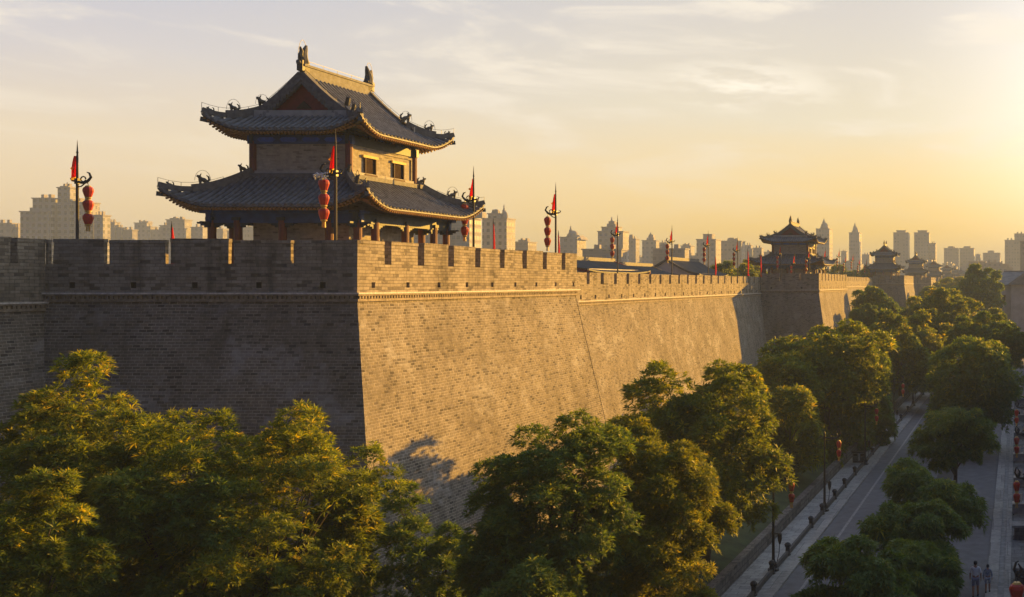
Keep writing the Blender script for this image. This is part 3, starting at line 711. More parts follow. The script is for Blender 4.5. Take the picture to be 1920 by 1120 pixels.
    # lit side: raised border and two windows with yellow lintels
    for sx in (1, -1):
        fr = MB(); X = sx * 2.15
        def fx(y0, y1, z0, z1, t0=.0, t1=.05): fr.box(X + sx * t0, X + sx * t1, y0, y1, z0, z1)
        fx(-2.30, 2.30, 6.05, 6.15); fx(-2.30, -2.20, 5.05, 6.05); fx(2.20, 2.30, 5.05, 6.05)
        W('wall_border', fr, M['tower_brick'])
        for yc in (-1.05, 1.15):
            wn = MB(); wn.box(X + sx * .001, X + sx * .02, yc - .36, yc + .36, 4.98, 5.72); pw = W('window', wn, M['pane'])
            f2 = MB()
            for a, b_, z0, z1 in ((yc - .41, yc - .36, 5.0, 5.74), (yc + .36, yc + .41, 5.0, 5.74)):
                f2.box(X + sx * .002, X + sx * (.09 if abs(a - yc) > .1 else .04), a, b_, z0, z1)
            f2.box(X + sx * .003, X + sx * .11, yc - .46, yc + .46, 4.90, 4.99); W('frame', f2, M['soffit'], pw)
            l2 = MB(); l2.box(X + sx * .003, X + sx * .10, yc - .56, yc + .56, 5.74, 5.86); W('lintel', l2, M['yellow'], pw)
    # ---- upper hip-and-gable roof
    D = UB - UG
    tl, so, ra, te = MB(), MB(), MB(), MB()
    for sd in range(4):
        hw = U.hw(sd)
        if sd in (0, 2):
            dm = lambda q: max(.02, min(D, UA - abs(q)))
            tiled(tl, U, sd, -UA + .02, UA - .02, dm, 8, not detail)
        else:
            dm = lambda q: max(.02, min(UA, UB - abs(q)))
            tiled(tl, U, sd, -UG, UG, lambda q: UA, 16, not detail)
            tiled(tl, U, sd, -UB + .02, -UG, lambda q: max(.02, UB - abs(q)), 8, not detail)
            tiled(tl, U, sd, UG, UB - .02, lambda q: max(.02, UB - abs(q)), 8, not detail)
        soffit(so, U, sd, -hw + .03, hw - .03, dm, 1.45, -.12)
        if detail: rafters(ra, None, U, sd, hw, 1.3, .16)
        tile_ends(te, U, sd, hw)
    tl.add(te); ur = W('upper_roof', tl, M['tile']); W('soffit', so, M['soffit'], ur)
    if detail: W('rafter', ra, M['rafter'], ur)
    zr = 6.72 + UP(UA)                                   # ridge height
    # gable triangles, barge boards
    zg = 6.72 + UP(D)
    for sy in (-1, 1):
        gp = MB(); pl = [(-UA + d, 6.72 + UP(d) - .10) for d in np.linspace(D - .05, UA, 10)]
        pl += [(-x, z) for x, z in pl[-2::-1]]
        gp.prism([(pl[0][0], zg - .2)] + pl + [(pl[-1][0], zg - .2)], 'y', sy * (UG - .18), sy * (UG - .06)); gg = W('gable', gp, M['gable'])
        for sx in (-1, 1):
            bb = de = MB()
            pts = [(sx * (UA - d), sy * (UG + .06), 6.72 + UP(d) + .02) for d in np.linspace(D - .15, UA, 14)]
            sweep(bb, pts, .24, .34, -.02)
            pt2 = [(x, sy * (UG + .10), z - .36) for x, y, z in pts]; sweep(bb, pt2[:-1] + [(0, sy * (UG + .10), pts[-1][2] - .36)], .12, .10)
            for i in range(11):
                d = D + .1 + (UA - D - .35) * i / 11
                p = (sx * (UA - d), sy * (UG + .12), 6.72 + UP(d) - .27); de.box(p[0] - .065, p[0] + .065, p[1] - .1, p[1] + .1, p[2] - .10, p[2] + .08)
            W('barge_board', bb, M['ridge'], ur)
        sk = MB(); sk.box(-UA + D - .25, UA - D + .25, sy * (UG - .02), sy * (UG + .22), zg - .12, zg + .17); W('gable_band', sk, M['plaster'], gg)
        orn = MB(); orn.prism([(-.34, zg + .28), (.34, zg + .28), (0, zg + .62)], 'y', sy * (UG - .05), sy * (UG + .0)); W('gable_ornament', orn, M['soffit'], gg)
    # ridges
    rr_ = MB(); sweep(rr_, [(0, -UG - .1, zr + .16), (0, UG + .1, zr + .16)], .26, .5); W('main_ridge', rr_, M['ridge'], ur)
    rc = MB(); sweep(rc, [(0, -UG - .15, zr + .44), (0, UG + .15, zr + .44)], .34, .10); W('ridge_cap', rc, M['ridge'], ur)
    W_ = MB()
    wire(W_, [(0, -UG + .3 + (2 * UG - .6) * i / 8, zr + .46) for i in range(9)], .22)
    for sy in (-1, 1):
        ch = MB(); at_dir(ch, chiwen(), (0, sy * (UG + .02), zr + .42), 0, -sy, 1.0); W('ridge_beast', ch, M['beast'], ur)
        loop(W_, (0, sy * (UG + .05), zr + .6), 0, 1, .32, .98)
    for sx in (-1, 1):
        for sy in (-1, 1):
            pts = corner_pts(U, sx, sy, .02, D + .1); pts2 = [(sx * (UA - d), sy * (UG + .06), 6.72 + UP(d)) for d in np.linspace(D + .1, UA, 10)]
            rg2 = MB(); sweep(rg2, pts[:4], .2, .22, .14); sweep(rg2, pts[3:], .24, .36, .18); W('hip_ridge', rg2, M['ridge'], ur)
            dx, dy = sx * .7071, sy * .7071
            for i, sc in ((4, .95), (6, .0), (8, 1.15)):
                if sc:
                    bb = MB(); at_dir(bb, beast(.38), (pts[i][0], pts[i][1], pts[i][2] + .3), dx, dy, sc); W('ridge_beast', bb, M['beast'], ur)
                    loop(W_, (pts[i][0], pts[i][1], pts[i][2] + .40), dx, dy, .26, .46)
            tp = MB(); at_dir(tp, beast(.30), (pts[1][0], pts[1][1], pts[1][2] + .14), dx, dy, .8); W('tip_ornament', tp, M['beast'], ur)
            cb = MB(); p0 = np.array(pts[0]); p1 = np.array(pts[4]); v = p0 - p1; v[2] = 0; v /= np.linalg.norm(v)
            cb.tube([p1 + (0, 0, -.30), p0 + v * .05 + (0, 0, -.26)], [(.17, .12), (.13, .11)], 4); W('corner_beam', cb, M['bracket'], ur)
            wire(W_, pts, .46)
            wire(W_, pts2, .36)
    W('lightning_wire', W_, M['wire'], ur)
    W_ = MB()
    for sx in (-1, 1):
        for sy in (-1, 1):
            pts = corner_pts(Lo, sx, sy, .02, LD, 10)
            rg = MB(); sweep(rg, pts[:4], .2, .22, .14); sweep(rg, pts[3:], .24, .34, .17); W('hip_ridge', rg, M['ridge'], lr)
            dx, dy = sx * .7071, sy * .7071
            for i, sc in ((4, 1.05), (8, .9)):
                bb = MB(); at_dir(bb, beast(.38), (pts[i][0], pts[i][1], pts[i][2] + .3), dx, dy, sc); W('ridge_beast', bb, M['beast'], lr)
            loop(W_, (pts[4][0], pts[4][1], pts[4][2] + .45), dx, dy, .28, .46)
            tp = MB(); at_dir(tp, beast(.30), (pts[1][0], pts[1][1], pts[1][2] + .14), dx, dy, .8); W('tip_ornament', tp, M['beast'], lr)
            cb = MB(); p0 = np.array(pts[0]); p1 = np.array(pts[4]); v = p0 - p1; v[2] = 0; v /= np.linalg.norm(v)
            cb.tube([p1 + (0, 0, -.30), p0 + v * .05 + (0, 0, -.26)], [(.17, .12), (.13, .11)], 4); W('corner_beam', cb, M['bracket'], lr)
            wire(W_, pts[:7], .42)
    W('lightning_wire', W_, M['wire'], lr)
    return T
TX, TY = -31.5, 48.0
tower1 = make_tower('large near two-storey grey-tiled watchtower with upturned eaves and two lit side windows', (TX, TY, E))
tower2 = copy_tree(tower1, None, (-29.8, 145.5, E - .40), 'mid-distance watchtower on the second bastion, half hidden by flag poles'); tower2.location = (-29.9, 145.5, E - .45); tower2.scale = (1.14, 1.14, .92)
far_lab = ['hazy third watchtower from the near end of the wall', 'hazy fourth watchtower, small, just beyond the third', 'faint fifth watchtower along the wall',
           'faint sixth watchtower along the wall', 'very faint seventh watchtower along the wall', 'palest and smallest watchtower, eighth along the wall']
# far towers: one mesh each, all parts joined, coloured by material slot
def joined(T, name):
    vs, fs, mats, mi = [], [], [], []
    def walk(o):
        if o.type == 'MESH':
            me = o.data; n = len(vs); vs.extend(tuple(v.co) for v in me.vertices); m = me.materials[0]
            if m not in mats: mats.append(m)
            k = mats.index(m)
            for p in me.polygons: fs.append(tuple(n + i for i in p.vertices)); mi.append(k)
        for c in o.children:
            if c.name.split('.')[0] in ('lightning_wire', 'tile_end', 'rafter'): continue
            walk(c)
    walk(T)
    me = bpy.data.meshes.new(name); me.from_pydata(vs, [], fs)
    for m in mats: me.materials.append(m)
    me.polygons.foreach_set('material_index', mi); uvmap(me); return me
fme = joined(tower1, 'watchtower')
for k in range(1, 7):
    o = bpy.data.objects.new('watchtower', fme); put(o, None, (-30, (bast[k][0] + bast[k][1]) / 2 - 4, E + .05))
    o['label'] = far_lab[k - 1]; o['category'] = 'watchtower'; o['group'] = 'watchtowers on the city wall'
# ------------------------------------------------------------------ halls on the wall top, behind the parapet
def hall(label, xc, hwid, Y0, Y1, ze, zr, zf, red=True):
    r = thing('tiled_hall', label, 'hall', (xc, (Y0 + Y1) / 2, zf), 'tile-roofed halls behind the battlements')
    w = MB(); w.box(xc - hwid + .7, xc + hwid - .7, Y0 + .6, Y1 - .6, zf, ze + .3); part('wall', w, M['wgrey'], r)
    for k in range(int((Y1 - Y0) / 2.2)):
        y = Y0 + 1.5 + 2.2 * k
        d = MB(); d.box(xc + hwid - .72, xc + hwid - .66, y - .55, y + .55, zf + .3, ze - .35); wn = part('window', d, M['pane'], r)
        c = MB(); c.lathe([(.11, zf), (.11, ze)], 8, (xc + hwid - .35, y + 1.1, 0)); part('column', c, M['column'], r)
    rf, ov = MB(), zr - ze
    n = int((Y1 - Y0) / .3)
    prof = [(t, ze + ov * (t * (.6 + .4 * t))) for t in [i / 8 for i in range(9)]]
    for s in (-1, 1):
        rows = []
        for t, z in prof:
            row = []
            for j in range(n * 2 + 1):
                y = Y0 + (Y1 - Y0) * j / (n * 2); row.append((xc + s * hwid * (1 - t), y, z + (.07 if j % 2 else 0) + .25 * (2 * j / (n * 2) - 1) ** 4 * (1 - t)))
            rows.append(row)
        rf.grid([[(x, y, z - .12) for x, y, z in rows[0]]] + rows)
    ro = part('roof', rf, M['slate'], r)
    rd = MB(); rd.tube([(xc, Y0 - .1, zr + .12), (xc, Y1 + .1, zr + .12)], [(.3, .18)] * 2, 4); part('ridge', rd, M['ridge'], ro)
    for yy in (Y0 + .12, Y1 - .12):
        b = MB(); pts = [(xc + s * hwid * (1 - t), yy, z + .02) for s in (1,) for t, z in prof] + [(xc - hwid * (1 - t), yy, z + .02) for t, z in prof[::-1]][1:]
        b.tube(pts, [(.16, .12)] * len(pts), 4); part('barge_board', b, M['gable'] if red else M['ridge'], ro)
        gp = MB(); pl = [(xc + hwid * (1 - t) * s * .97, z - .1) for s in (1,) for t, z in prof] + [(xc - hwid * (1 - t) * .97, z - .1) for t, z in prof[::-1]][1:]
        gp.prism(pl, 'y', yy - .1 + (.25 if yy < (Y0 + Y1) / 2 else -.25), yy + .1 + (.25 if yy < (Y0 + Y1) / 2 else -.25)); part('gable', gp, M['wgrey'], r)
    return r
hall('long grey-roofed hall with red gable edge just beyond the big bastion, behind the battlements', -38.0, 3.6, 84, 99, E + .9, E + 2.0, E - 1.6)
hall('short blue-grey tiled hall between the two other halls behind the battlements', -38.8, 3.4, 103, 112, E + .55, E + 1.75, E - 1.6, False)
hall('farthest hall with a humped tiled roof behind the battlements, beside green trees', -38.2, 3.8, 115, 127, E + .75, E + 2.6, E - 1.6, False)

# ------------------------------------------------------------------ flag poles with lantern strings
def lantern_string(n, w=.19, h=.44):
    """hanging string of lanterns; origin at the hook"""
    r = thing('lantern_string', '', 'lanterns', (0, 0, 0)); z = -.12
    c = MB(); c.tube([(0, 0, 0), (0, 0, -.14)], .012, 5); part('cord', c, M['iron'], r, world=False)
    for k in range(n):
        b = MB(); b.lathe([(w * .55, z - h), (w * .66, z - h * .92), (w * .98, z - h * .42), (w * 1.0, z - h * .28), (w * .86, z - h * .10), (w * .60, z)], 10)
        lb = part('lantern', b, M['red'], r, world=False, smooth=False)
        g_ = MB(); g_.lathe([(w * .50, z - .02), (w * .60, z), (w * .42, z + .055)], 10); part('cap', g_, M['gold'], lb, world=False)
        g_ = MB(); g_.lathe([(w * .42, z - h - .07), (w * .60, z - h - .045), (w * .57, z - h + .01)], 10); part('cap', g_, M['gold'], lb, world=False)
        z -= h + .135
    t = MB(); zt = z + .07
    for a in range(7): t.tube([(.05 * cos(a), .05 * sin(a), zt), (.065 * cos(a), .065 * sin(a), zt - .24)], .016, 4)
    part('tassel', t, M['gold'], r, world=False); return r
def dragon_arm(m, x0, x1, z, up=.34):
    s = 1 if x1 > x0 else -1; l = abs(x1 - x0)
    m.tube([(x0 - s * .22, 0, z + .02), (x0, 0, z), (x0 + s * l * .4, 0, z - .07), (x0 + s * l * .8, 0, z - .05), (x1, 0, z + .02), (x1 + s * .12, 0, z + up * .5), (x1 + s * .05, 0, z + up), (x1 - s * .05, 0, z + up * 1.12)],
           [.03, .05, .05, .055, .06, .05, .04, .02], 6)
    m.tube([(x0, 0, z - .25), (x0 + s * l * .35, 0, z - .22), (x0 + s * l * .75, 0, z - .07)], .028, 5)
    c = [(x0 + s * (l * .55 + .11 * cos(a)), 0, z + .09 + .11 * sin(a)) for a in [k * .75 for k in range(9)]]
    m.tube(c, .028, 5)
    m.tube([(x0 - s * .22, 0, z + .02), (x0 - s * .28, 0, z + .12), (x0 - s * .18, 0, z + .17)], [.03, .03, .012], 5)
    m.tube([(x1, 0, z + .0), (x1 - s * .02, 0, z - .12)], .016, 4)
    m.box(x0 - .07, x0 + .07, -.07, .07, z - .12, z + .12)
def flag_mesh(s, seed=0):
    f, g_ = MB(), MB(); rows = []
    rn = random.Random(seed); ph = rn.uniform(0, 3)
    for i in range(9):
        t = i / 8; w = .05 + .17 * t * (1 - .15 * t)
        w *= (1, .8, 1.15)[seed % 3]
        rows.append([(s * (.03 + w * j / 5), (.05, .11, .08)[seed % 3] * sin(ph + j * 1.5 + t * 2.2) * (j / 5), 5.62 - .86 * t - .10 * (j / 5) * t) for j in range(6)])
    f.grid(rows); f.grid([[(x, y + .012, z) for x, y, z in r] for r in rows])
    e = rows[-1]; g_.grid([e, [(x * 1.04, y + .02, z - .13 - .05 * (k % 2)) for k, (x, y, z) in enumerate(e)]])
    em = MB(); em.prism([(s * .10, 5.10), (s * .17, 5.16), (s * .24, 5.08), (s * .16, 5.02)], 'y', -.075, -.055)
    return f, g_, em
def flag_pole(s, fs, seed=0):
    r = thing('flag_pole', '', 'flag pole', (0, 0, 0))
    p = MB(); p.lathe([(.085, -.95), (.085, 0), (.06, .1), (.052, 4.4), (.036, 5.6), (.03, 5.72), (.045, 5.76), (.03, 5.82), (.012, 6.15), (.004, 6.3)], 8)
    part('pole', p, M['pole'], r, world=False)
    a = MB(); dragon_arm(a, 0, s * .46, 4.55); part('bracket_arm', a, M['iron'], r, world=False)
    f, g_, em = flag_mesh(fs, seed); fo = part('flag', f, M['flag'], r, world=False); part('flag_trim', g_, M['flag_gold'], fo, world=False); part('flag_emblem', em, M['flag_gold'], fo, world=False)
    return r
GP, GL = 'flag poles along the wall top', 'red lantern strings on the flag poles'
protos, NP = {}, []
def place_pole(u, Y, ztop, label, llabel, s=-1, fs=-1, n=3, extra=False):
    X = (u - 1880) * Y / F; z = E + ztop - 6.25
    key = (s, fs, len(NP) % 3); NP.append(1)
    if key not in protos:
        protos[key] = flag_pole(s, fs, len(protos)); r = protos[key]
    else: r = copy_tree(protos[key])
    r.location = (X, Y, z); r['label'] = label; r['group'] = GP; WL[r.name] = (X, Y, z)
    k2 = ('l', n)
    if k2 not in protos: protos[k2] = lantern_string(n); q = protos[k2]
    else: q = copy_tree(protos[k2])
    q.location = (X + s * .46, Y, z + 4.43); q['label'] = llabel; q['group'] = GL
    return r
P2 = place_pole(629, 39.9, 6.0, 'flag pole with white bulb cluster on its arm, before the near watchtower\'s shaded side', 'lantern string of three hanging before the near watchtower\'s lower roof', s=-1)
P1 = place_pole(145, 43.0, 6.0, 'flag pole at the left edge, before the pale apartment block', 'red lantern string in front of the pale apartment block at the far left', s=1)
place_pole(888, 52.0, 5.95, 'flag pole just beyond the near watchtower\'s right eave tip', 'lantern string under the near watchtower\'s right eave tip')
place_pole(1042, 57.0, 5.6, 'flag pole standing at the far corner of the big near bastion', 'lantern string at the far corner of the big near bastion')
place_pole(1158, 86.8, 5.8, 'first flag pole on the long curtain wall past the big bastion', 'first lantern string over the long curtain wall, against the red-edged hall roof')
place_pole(1260, 101, 5.75, 'second flag pole on the long curtain wall past the big bastion', 'second lantern string over the long curtain wall')
place_pole(1328, 113.6, 5.85, 'third flag pole on the long curtain wall past the big bastion', 'third lantern string over the long curtain wall')
place_pole(1383, 126, 5.65, 'fourth flag pole on the long curtain wall, nearest the second watchtower', 'fourth lantern string over the long curtain wall, near the second watchtower')
for i, (u, Y, zt) in enumerate([(1464, 137, 5.5), (1490, 136.5, 4.2), (1518, 137, 5.0), (1548, 150, 5.3), (1574, 200, 6.8), (1586, 214, 6.0), (1600, 226, 6.6), (1612, 236, 5.9), (1625, 247, 6.0)]):
    wh = ['before the left half of the second watchtower', 'before the middle of the second watchtower', 'at the front corner of the second bastion',
          'behind the second bastion\'s sunlit parapet'][i] if i < 4 else f'{ORD[i-4]} past the second watchtower on the distant curtain wall'
    place_pole(u, Y, zt, 'flag pole ' + wh, 'lantern string ' + wh)
fl = MB()
rn = random.Random(3)
for i in range(60):
    fl.lathe([(.01, -.035), (.038, 0), (.01, .035)], 6, (-.48 + rn.uniform(-.26, .26), -.14 + rn.uniform(-.06, .06), 4.42 + rn.uniform(-.13, .13)))
part('bulb_cluster', fl, M['string'], P2, world=False)
def furled(u, Y, ztop, label):
    X, _, _ = at(u, 0, Y); z = E - 1.0
    r = thing('furled_flag', label, 'furled flag', (X, Y, z), 'furled red flags on the inner side of the wall')
    h = E + ztop - z
    p = MB(); p.lathe([(.05, 0), (.045, h - .4), (.01, h)], 7); part('pole', p, M['pole'], r, world=False)
    c = MB(); c.tube([(.03, 0, h * .92), (.06, .02, h * .75), (.10, 0, h * .55), (.05, -.02, h * .42), (.12, 0, h * .34)], [.03, .07, .085, .07, .10], 7); part('cloth', c, M['flag'], r, world=False)
furled(322, 56, 3.4, 'furled red flag seen through a gap in the near bastion\'s shaded battlements')
furled(925, 91, 5.8, 'furled red flag before the domed apartment towers right of the near watchtower')
furled(1047, 100, 5.2, 'furled red flag behind the far corner of the near bastion')
furled(1341, 122, 3.4, 'furled red flag among green trees behind the curtain wall')
furled(1402, 128, 4.4, 'furled red flag just before the second watchtower\'s left eave')
furled(1426, 131, 4.0, 'furled red flag touching the second watchtower\'s left eave')

# ------------------------------------------------------------------ street lamps, lanterns, bollards, bin
def street_lamp(s):
    r = thing('street_lamp', '', 'street lamp', (0, 0, 0)); W = lambda n, m, mt, p=r: part(n, m, mt, p, world=False)
    b = MB(); b.lathe([(.30, 0), (.30, .10), (.22, .16), (.16, .42), (.10, .58)], 8); W('base', b, M['iron'])
    p = MB(); p.lathe([(.085, .5), (.075, 1.9), (.09, 1.93), (.09, 2.0), (.07, 2.03), (.055, 5.0), (.07, 5.04), (.07, 5.2), (.02, 5.34)], 10); W('pole', p, M['iron'])
    a = MB(); dragon_arm(a, 0, s * .95, 4.95, .5); a.tube([(0, 0, 4.90), (s * .9, 0, 4.92)], .045, 6)
    a.tube([(s * .9, 0, 5.0), (s * .8, 0, 5.22), (s * .92, 0, 5.42)], [.09, .06, .02], 6)
    a.tube([(-s * .22, 0, 4.97), (-s * .42, 0, 4.95)], [.05, .02], 5); W('bracket_arm', a, M['iron'])
    f = MB(); f.tube([(.10, 0, 1.95), (.30, 0, 1.98)], .03, 5); f.lathe([(.05, 1.42), (.12, 1.70), (.12, 1.95), (.05, 2.02)], 8, (.34, 0, 0)); fo = W('floodlight', f, M['iron'])
    c = MB(); c.tube([(.34, 0, 1.44), (.30, 0, .9), (.20, 0, .5)], .022, 5); W('cable', c, M['iron'], fo)
    return r
pl_ = street_lamp(1); ls2 = None
for i, (u, y) in enumerate([(1450, 1070), (1546, 958), (1622, 871), (1676, 804), (1712, 761), (1729, 740)]):
    Y = (E - .14) * F / (y - 530); X = (u - 1880) * Y / F
    o = pl_ if i == 0 else copy_tree(pl_)
    o.location = (X, Y, .14); o['group'] = 'street lamps along the pavement'
    o['label'] = f'black street lamp on the pavement below the wall, {ORD[i]} from the bottom of the photo'
    if i == 0: ls2 = lantern_string(2, .17, .46); q = ls2
    else: q = copy_tree(ls2)
    q.location = (X + .97, Y, .14 + 4.82); q['group'] = 'lanterns on the street lamps'
    q['label'] = f'pair of orange-red lanterns hanging from the {ORD[i]} street lamp of the pavement row'
pr_ = street_lamp(-1); big = None
for i, Y in enumerate([36, 54.4, 70, 85, 108]):
    o = pr_ if i == 0 else copy_tree(pr_); X = xr(.98, Y)
    o.location = (X, Y, .10); o['group'] = 'street lamps along the plaza'
    o['label'] = f'street lamp at the right edge beside the plaza, {ORD[i]} from the bottom'
    if i == 0: q = lantern_string(2, .28, .56)
    elif i == 1: big = lantern_string(2, .19, .48); q = big
    else: q = copy_tree(big)
    q.location = (X - .97, Y, .10 + 4.82); q['group'] = 'lanterns beside the plaza'
    q['label'] = f'large red lantern pair at the right edge, {ORD[i]} from the bottom'
def bollard():
    m = MB(); m.lathe([(.15, 0), (.16, .06), (.11, .12), (.105, .42), (.15, .47), (.16, .56), (.10, .64), (.03, .67)], 8); return m
bm0 = bollard().mesh('bollard', M['iron']); k = 0
for (u, y) in [(1417, 1118), (1464, 1077), (1496, 1042), (1527, 990), (1551, 965), (1572, 937), (1592, 915), (1611, 892), (1627, 873), (1644, 853), (1662, 828), (1677, 806), (1690, 789), (1703, 773)]:
    Y = (E - .1) * F / (y - 530); o = bpy.data.objects.new('bollard', bm0); put(o, None, (xr(-12.91, Y) + .0, Y, .12)); o.scale = (1.15, 1.15, 1.1)
    o['label'] = f'small dark bollard on the low rail, {ORD[k]} up from the bottom of the photo'; o['category'] = 'bollard'; o['group'] = 'bollards on the low rail'; k += 1
Y = (E - .14) * F / (867 - 530); X = (1611 - 1880) * Y / F
lb = thing('litter_bin', 'grey twin litter bin on the pavement beside the third street lamp', 'litter bin', (X, Y, .14))
for s in (-1, 1):
    m = MB(); m.box(s * .30 - .24, s * .30 + .24, -.2, .2, .08, .85); bb = part('bin_body', m, M['metal'], lb, world=False)
    m = MB(); m.box(s * .30 - .16, s * .30 + .16, -.215, -.19, .58, .74); part('slot', m, M['shade_black'], bb, world=False)
m = MB(); m.frustum(-.62, .62, -.28, .28, .85, .95, -.6, .6, -.24, .24); part('lid', m, M['iron'], lb, world=False)
m = MB(); m.box(-.5, .5, -.15, .15, 0, .08); part('foot', m, M['iron'], lb, world=False)

for i, (x0, Y) in enumerate([(-9.3, 44), (-8.9, 63), (-3.2, 47)]):
    m = MB(); m.lathe([(.36, -.01), (.36, .012), (.30, .016)], 20); m.lathe([(.27, .0), (.27, .02), (.02, .021)], 20)
    solo('manhole_cover', m, M['iron'], ['round iron manhole cover on the left lane near the bottom', 'round iron manhole cover farther up the left lane', 'round iron manhole cover on the right lane near the walking man'][i], 'manhole cover', (xr(x0, Y), Y, 0), 'manhole covers in the road')
# ------------------------------------------------------------------ plaza tables and blocks at the right edge
def table(Y, x0, w, label, kind):
    X = xr(x0, Y); r = thing('stone_table' if kind == 0 else 'display_stand', label, 'stone table' if kind == 0 else 'display stand', (X, Y, .10), 'stone tables on the plaza' if kind == 0 else 'display stands on the plaza')
    W = lambda n, m, mt, p=r: part(n, m, mt, p, world=False)
    if kind == 0:
        m = MB(); m.box(0, w, 0, 1.1, .74, .88); W('top', m, M['stone'])
        m = MB(); m.box(.12, w - .12, .12, .98, .06, .74); m.box(.05, w - .05, .05, 1.05, 0, .08); W('base', m, M['rubble'])
    else:
        m = MB(); m.box(0, w, 0, .8, .72, .78); tp = W('top', m, M['cloth_w'])
        for a in (.06, w - .12):
            for b in (.05, .70):
                m = MB(); m.box(a, a + .06, b, b + .06, 0, .72); W('leg', m, M['iron'])
        m = MB(); m.box(.02, w - .02, .02, .06, .1, .71); W('front_panel', m, M['stone'])
        for j in range(3):
            a = .12 + j * (w - .3) / 3
            m = MB(); m.frustum(a, a + .55, .5, .54, .78, 1.32, a, a + .55, .40, .44); bd = W('picture_board', m, M['board'])
            m = MB(); m.lathe([(.10, .82), (.13, .95), (.05, 1.1)], 8, (a + .28, .25, 0)); W('ornament', m, M['gold'] if j % 2 else M['iron'], tp)
    return r
table(60.5, -.26, 2.4, 'grey stone block table at the right edge above the large red lantern', 0)
table(51.5, -.2, 2.4, 'low stone block table partly hidden under the ornate black lamp arm', 0)
table(67, -.28, 2.2, 'display stand with pale picture boards beside the second red lantern pair', 1)
table(76, -.22, 2.2, 'display stand on bare plaza between two red lantern pairs', 1)
table(86.6, -.28, 2.4, 'wide pale-topped stand beside the plaza kerb, at the third lantern pair', 1)
table(99, -.25, 2.2, 'small pale display stand near the fourth lantern pair', 1)
table(112, -.1, 2.2, 'far display stand past the fourth lantern pair', 1)
table(128, -.1, 2.2, 'farthest display stand up the plaza edge', 1)

# ------------------------------------------------------------------ people
def skinned(name, verts, edges, rad, root, mat, parent, sub=1):
    me = bpy.data.meshes.new(name + '_skeleton'); me.from_pydata(verts, edges, [])
    o = bpy.data.objects.new(name, me); COL.objects.link(o)
    o.modifiers.new('skin', 'SKIN').use_smooth_shade = True
    for i, sv in enumerate(me.skin_vertices[0].data):
        rr = rad[i]; sv.radius = rr if isinstance(rr, tuple) else (rr, rr); sv.use_root = (i == root)
    s_ = o.modifiers.new('sub', 'SUBSURF'); s_.levels = sub; s_.render_levels = sub
    dg = bpy.context.evaluated_depsgraph_get(); me2 = bpy.data.meshes.new_from_object(o.evaluated_get(dg))
    bpy.data.objects.remove(o); me2.name = name; me2.materials.clear(); me2.materials.append(mat)
    me2.polygons.foreach_set('use_smooth', [True] * len(me2.polygons)); uvmap(me2) if not me2.uv_layers else None
    q = bpy.data.objects.new(name, me2); put(q, parent); return q
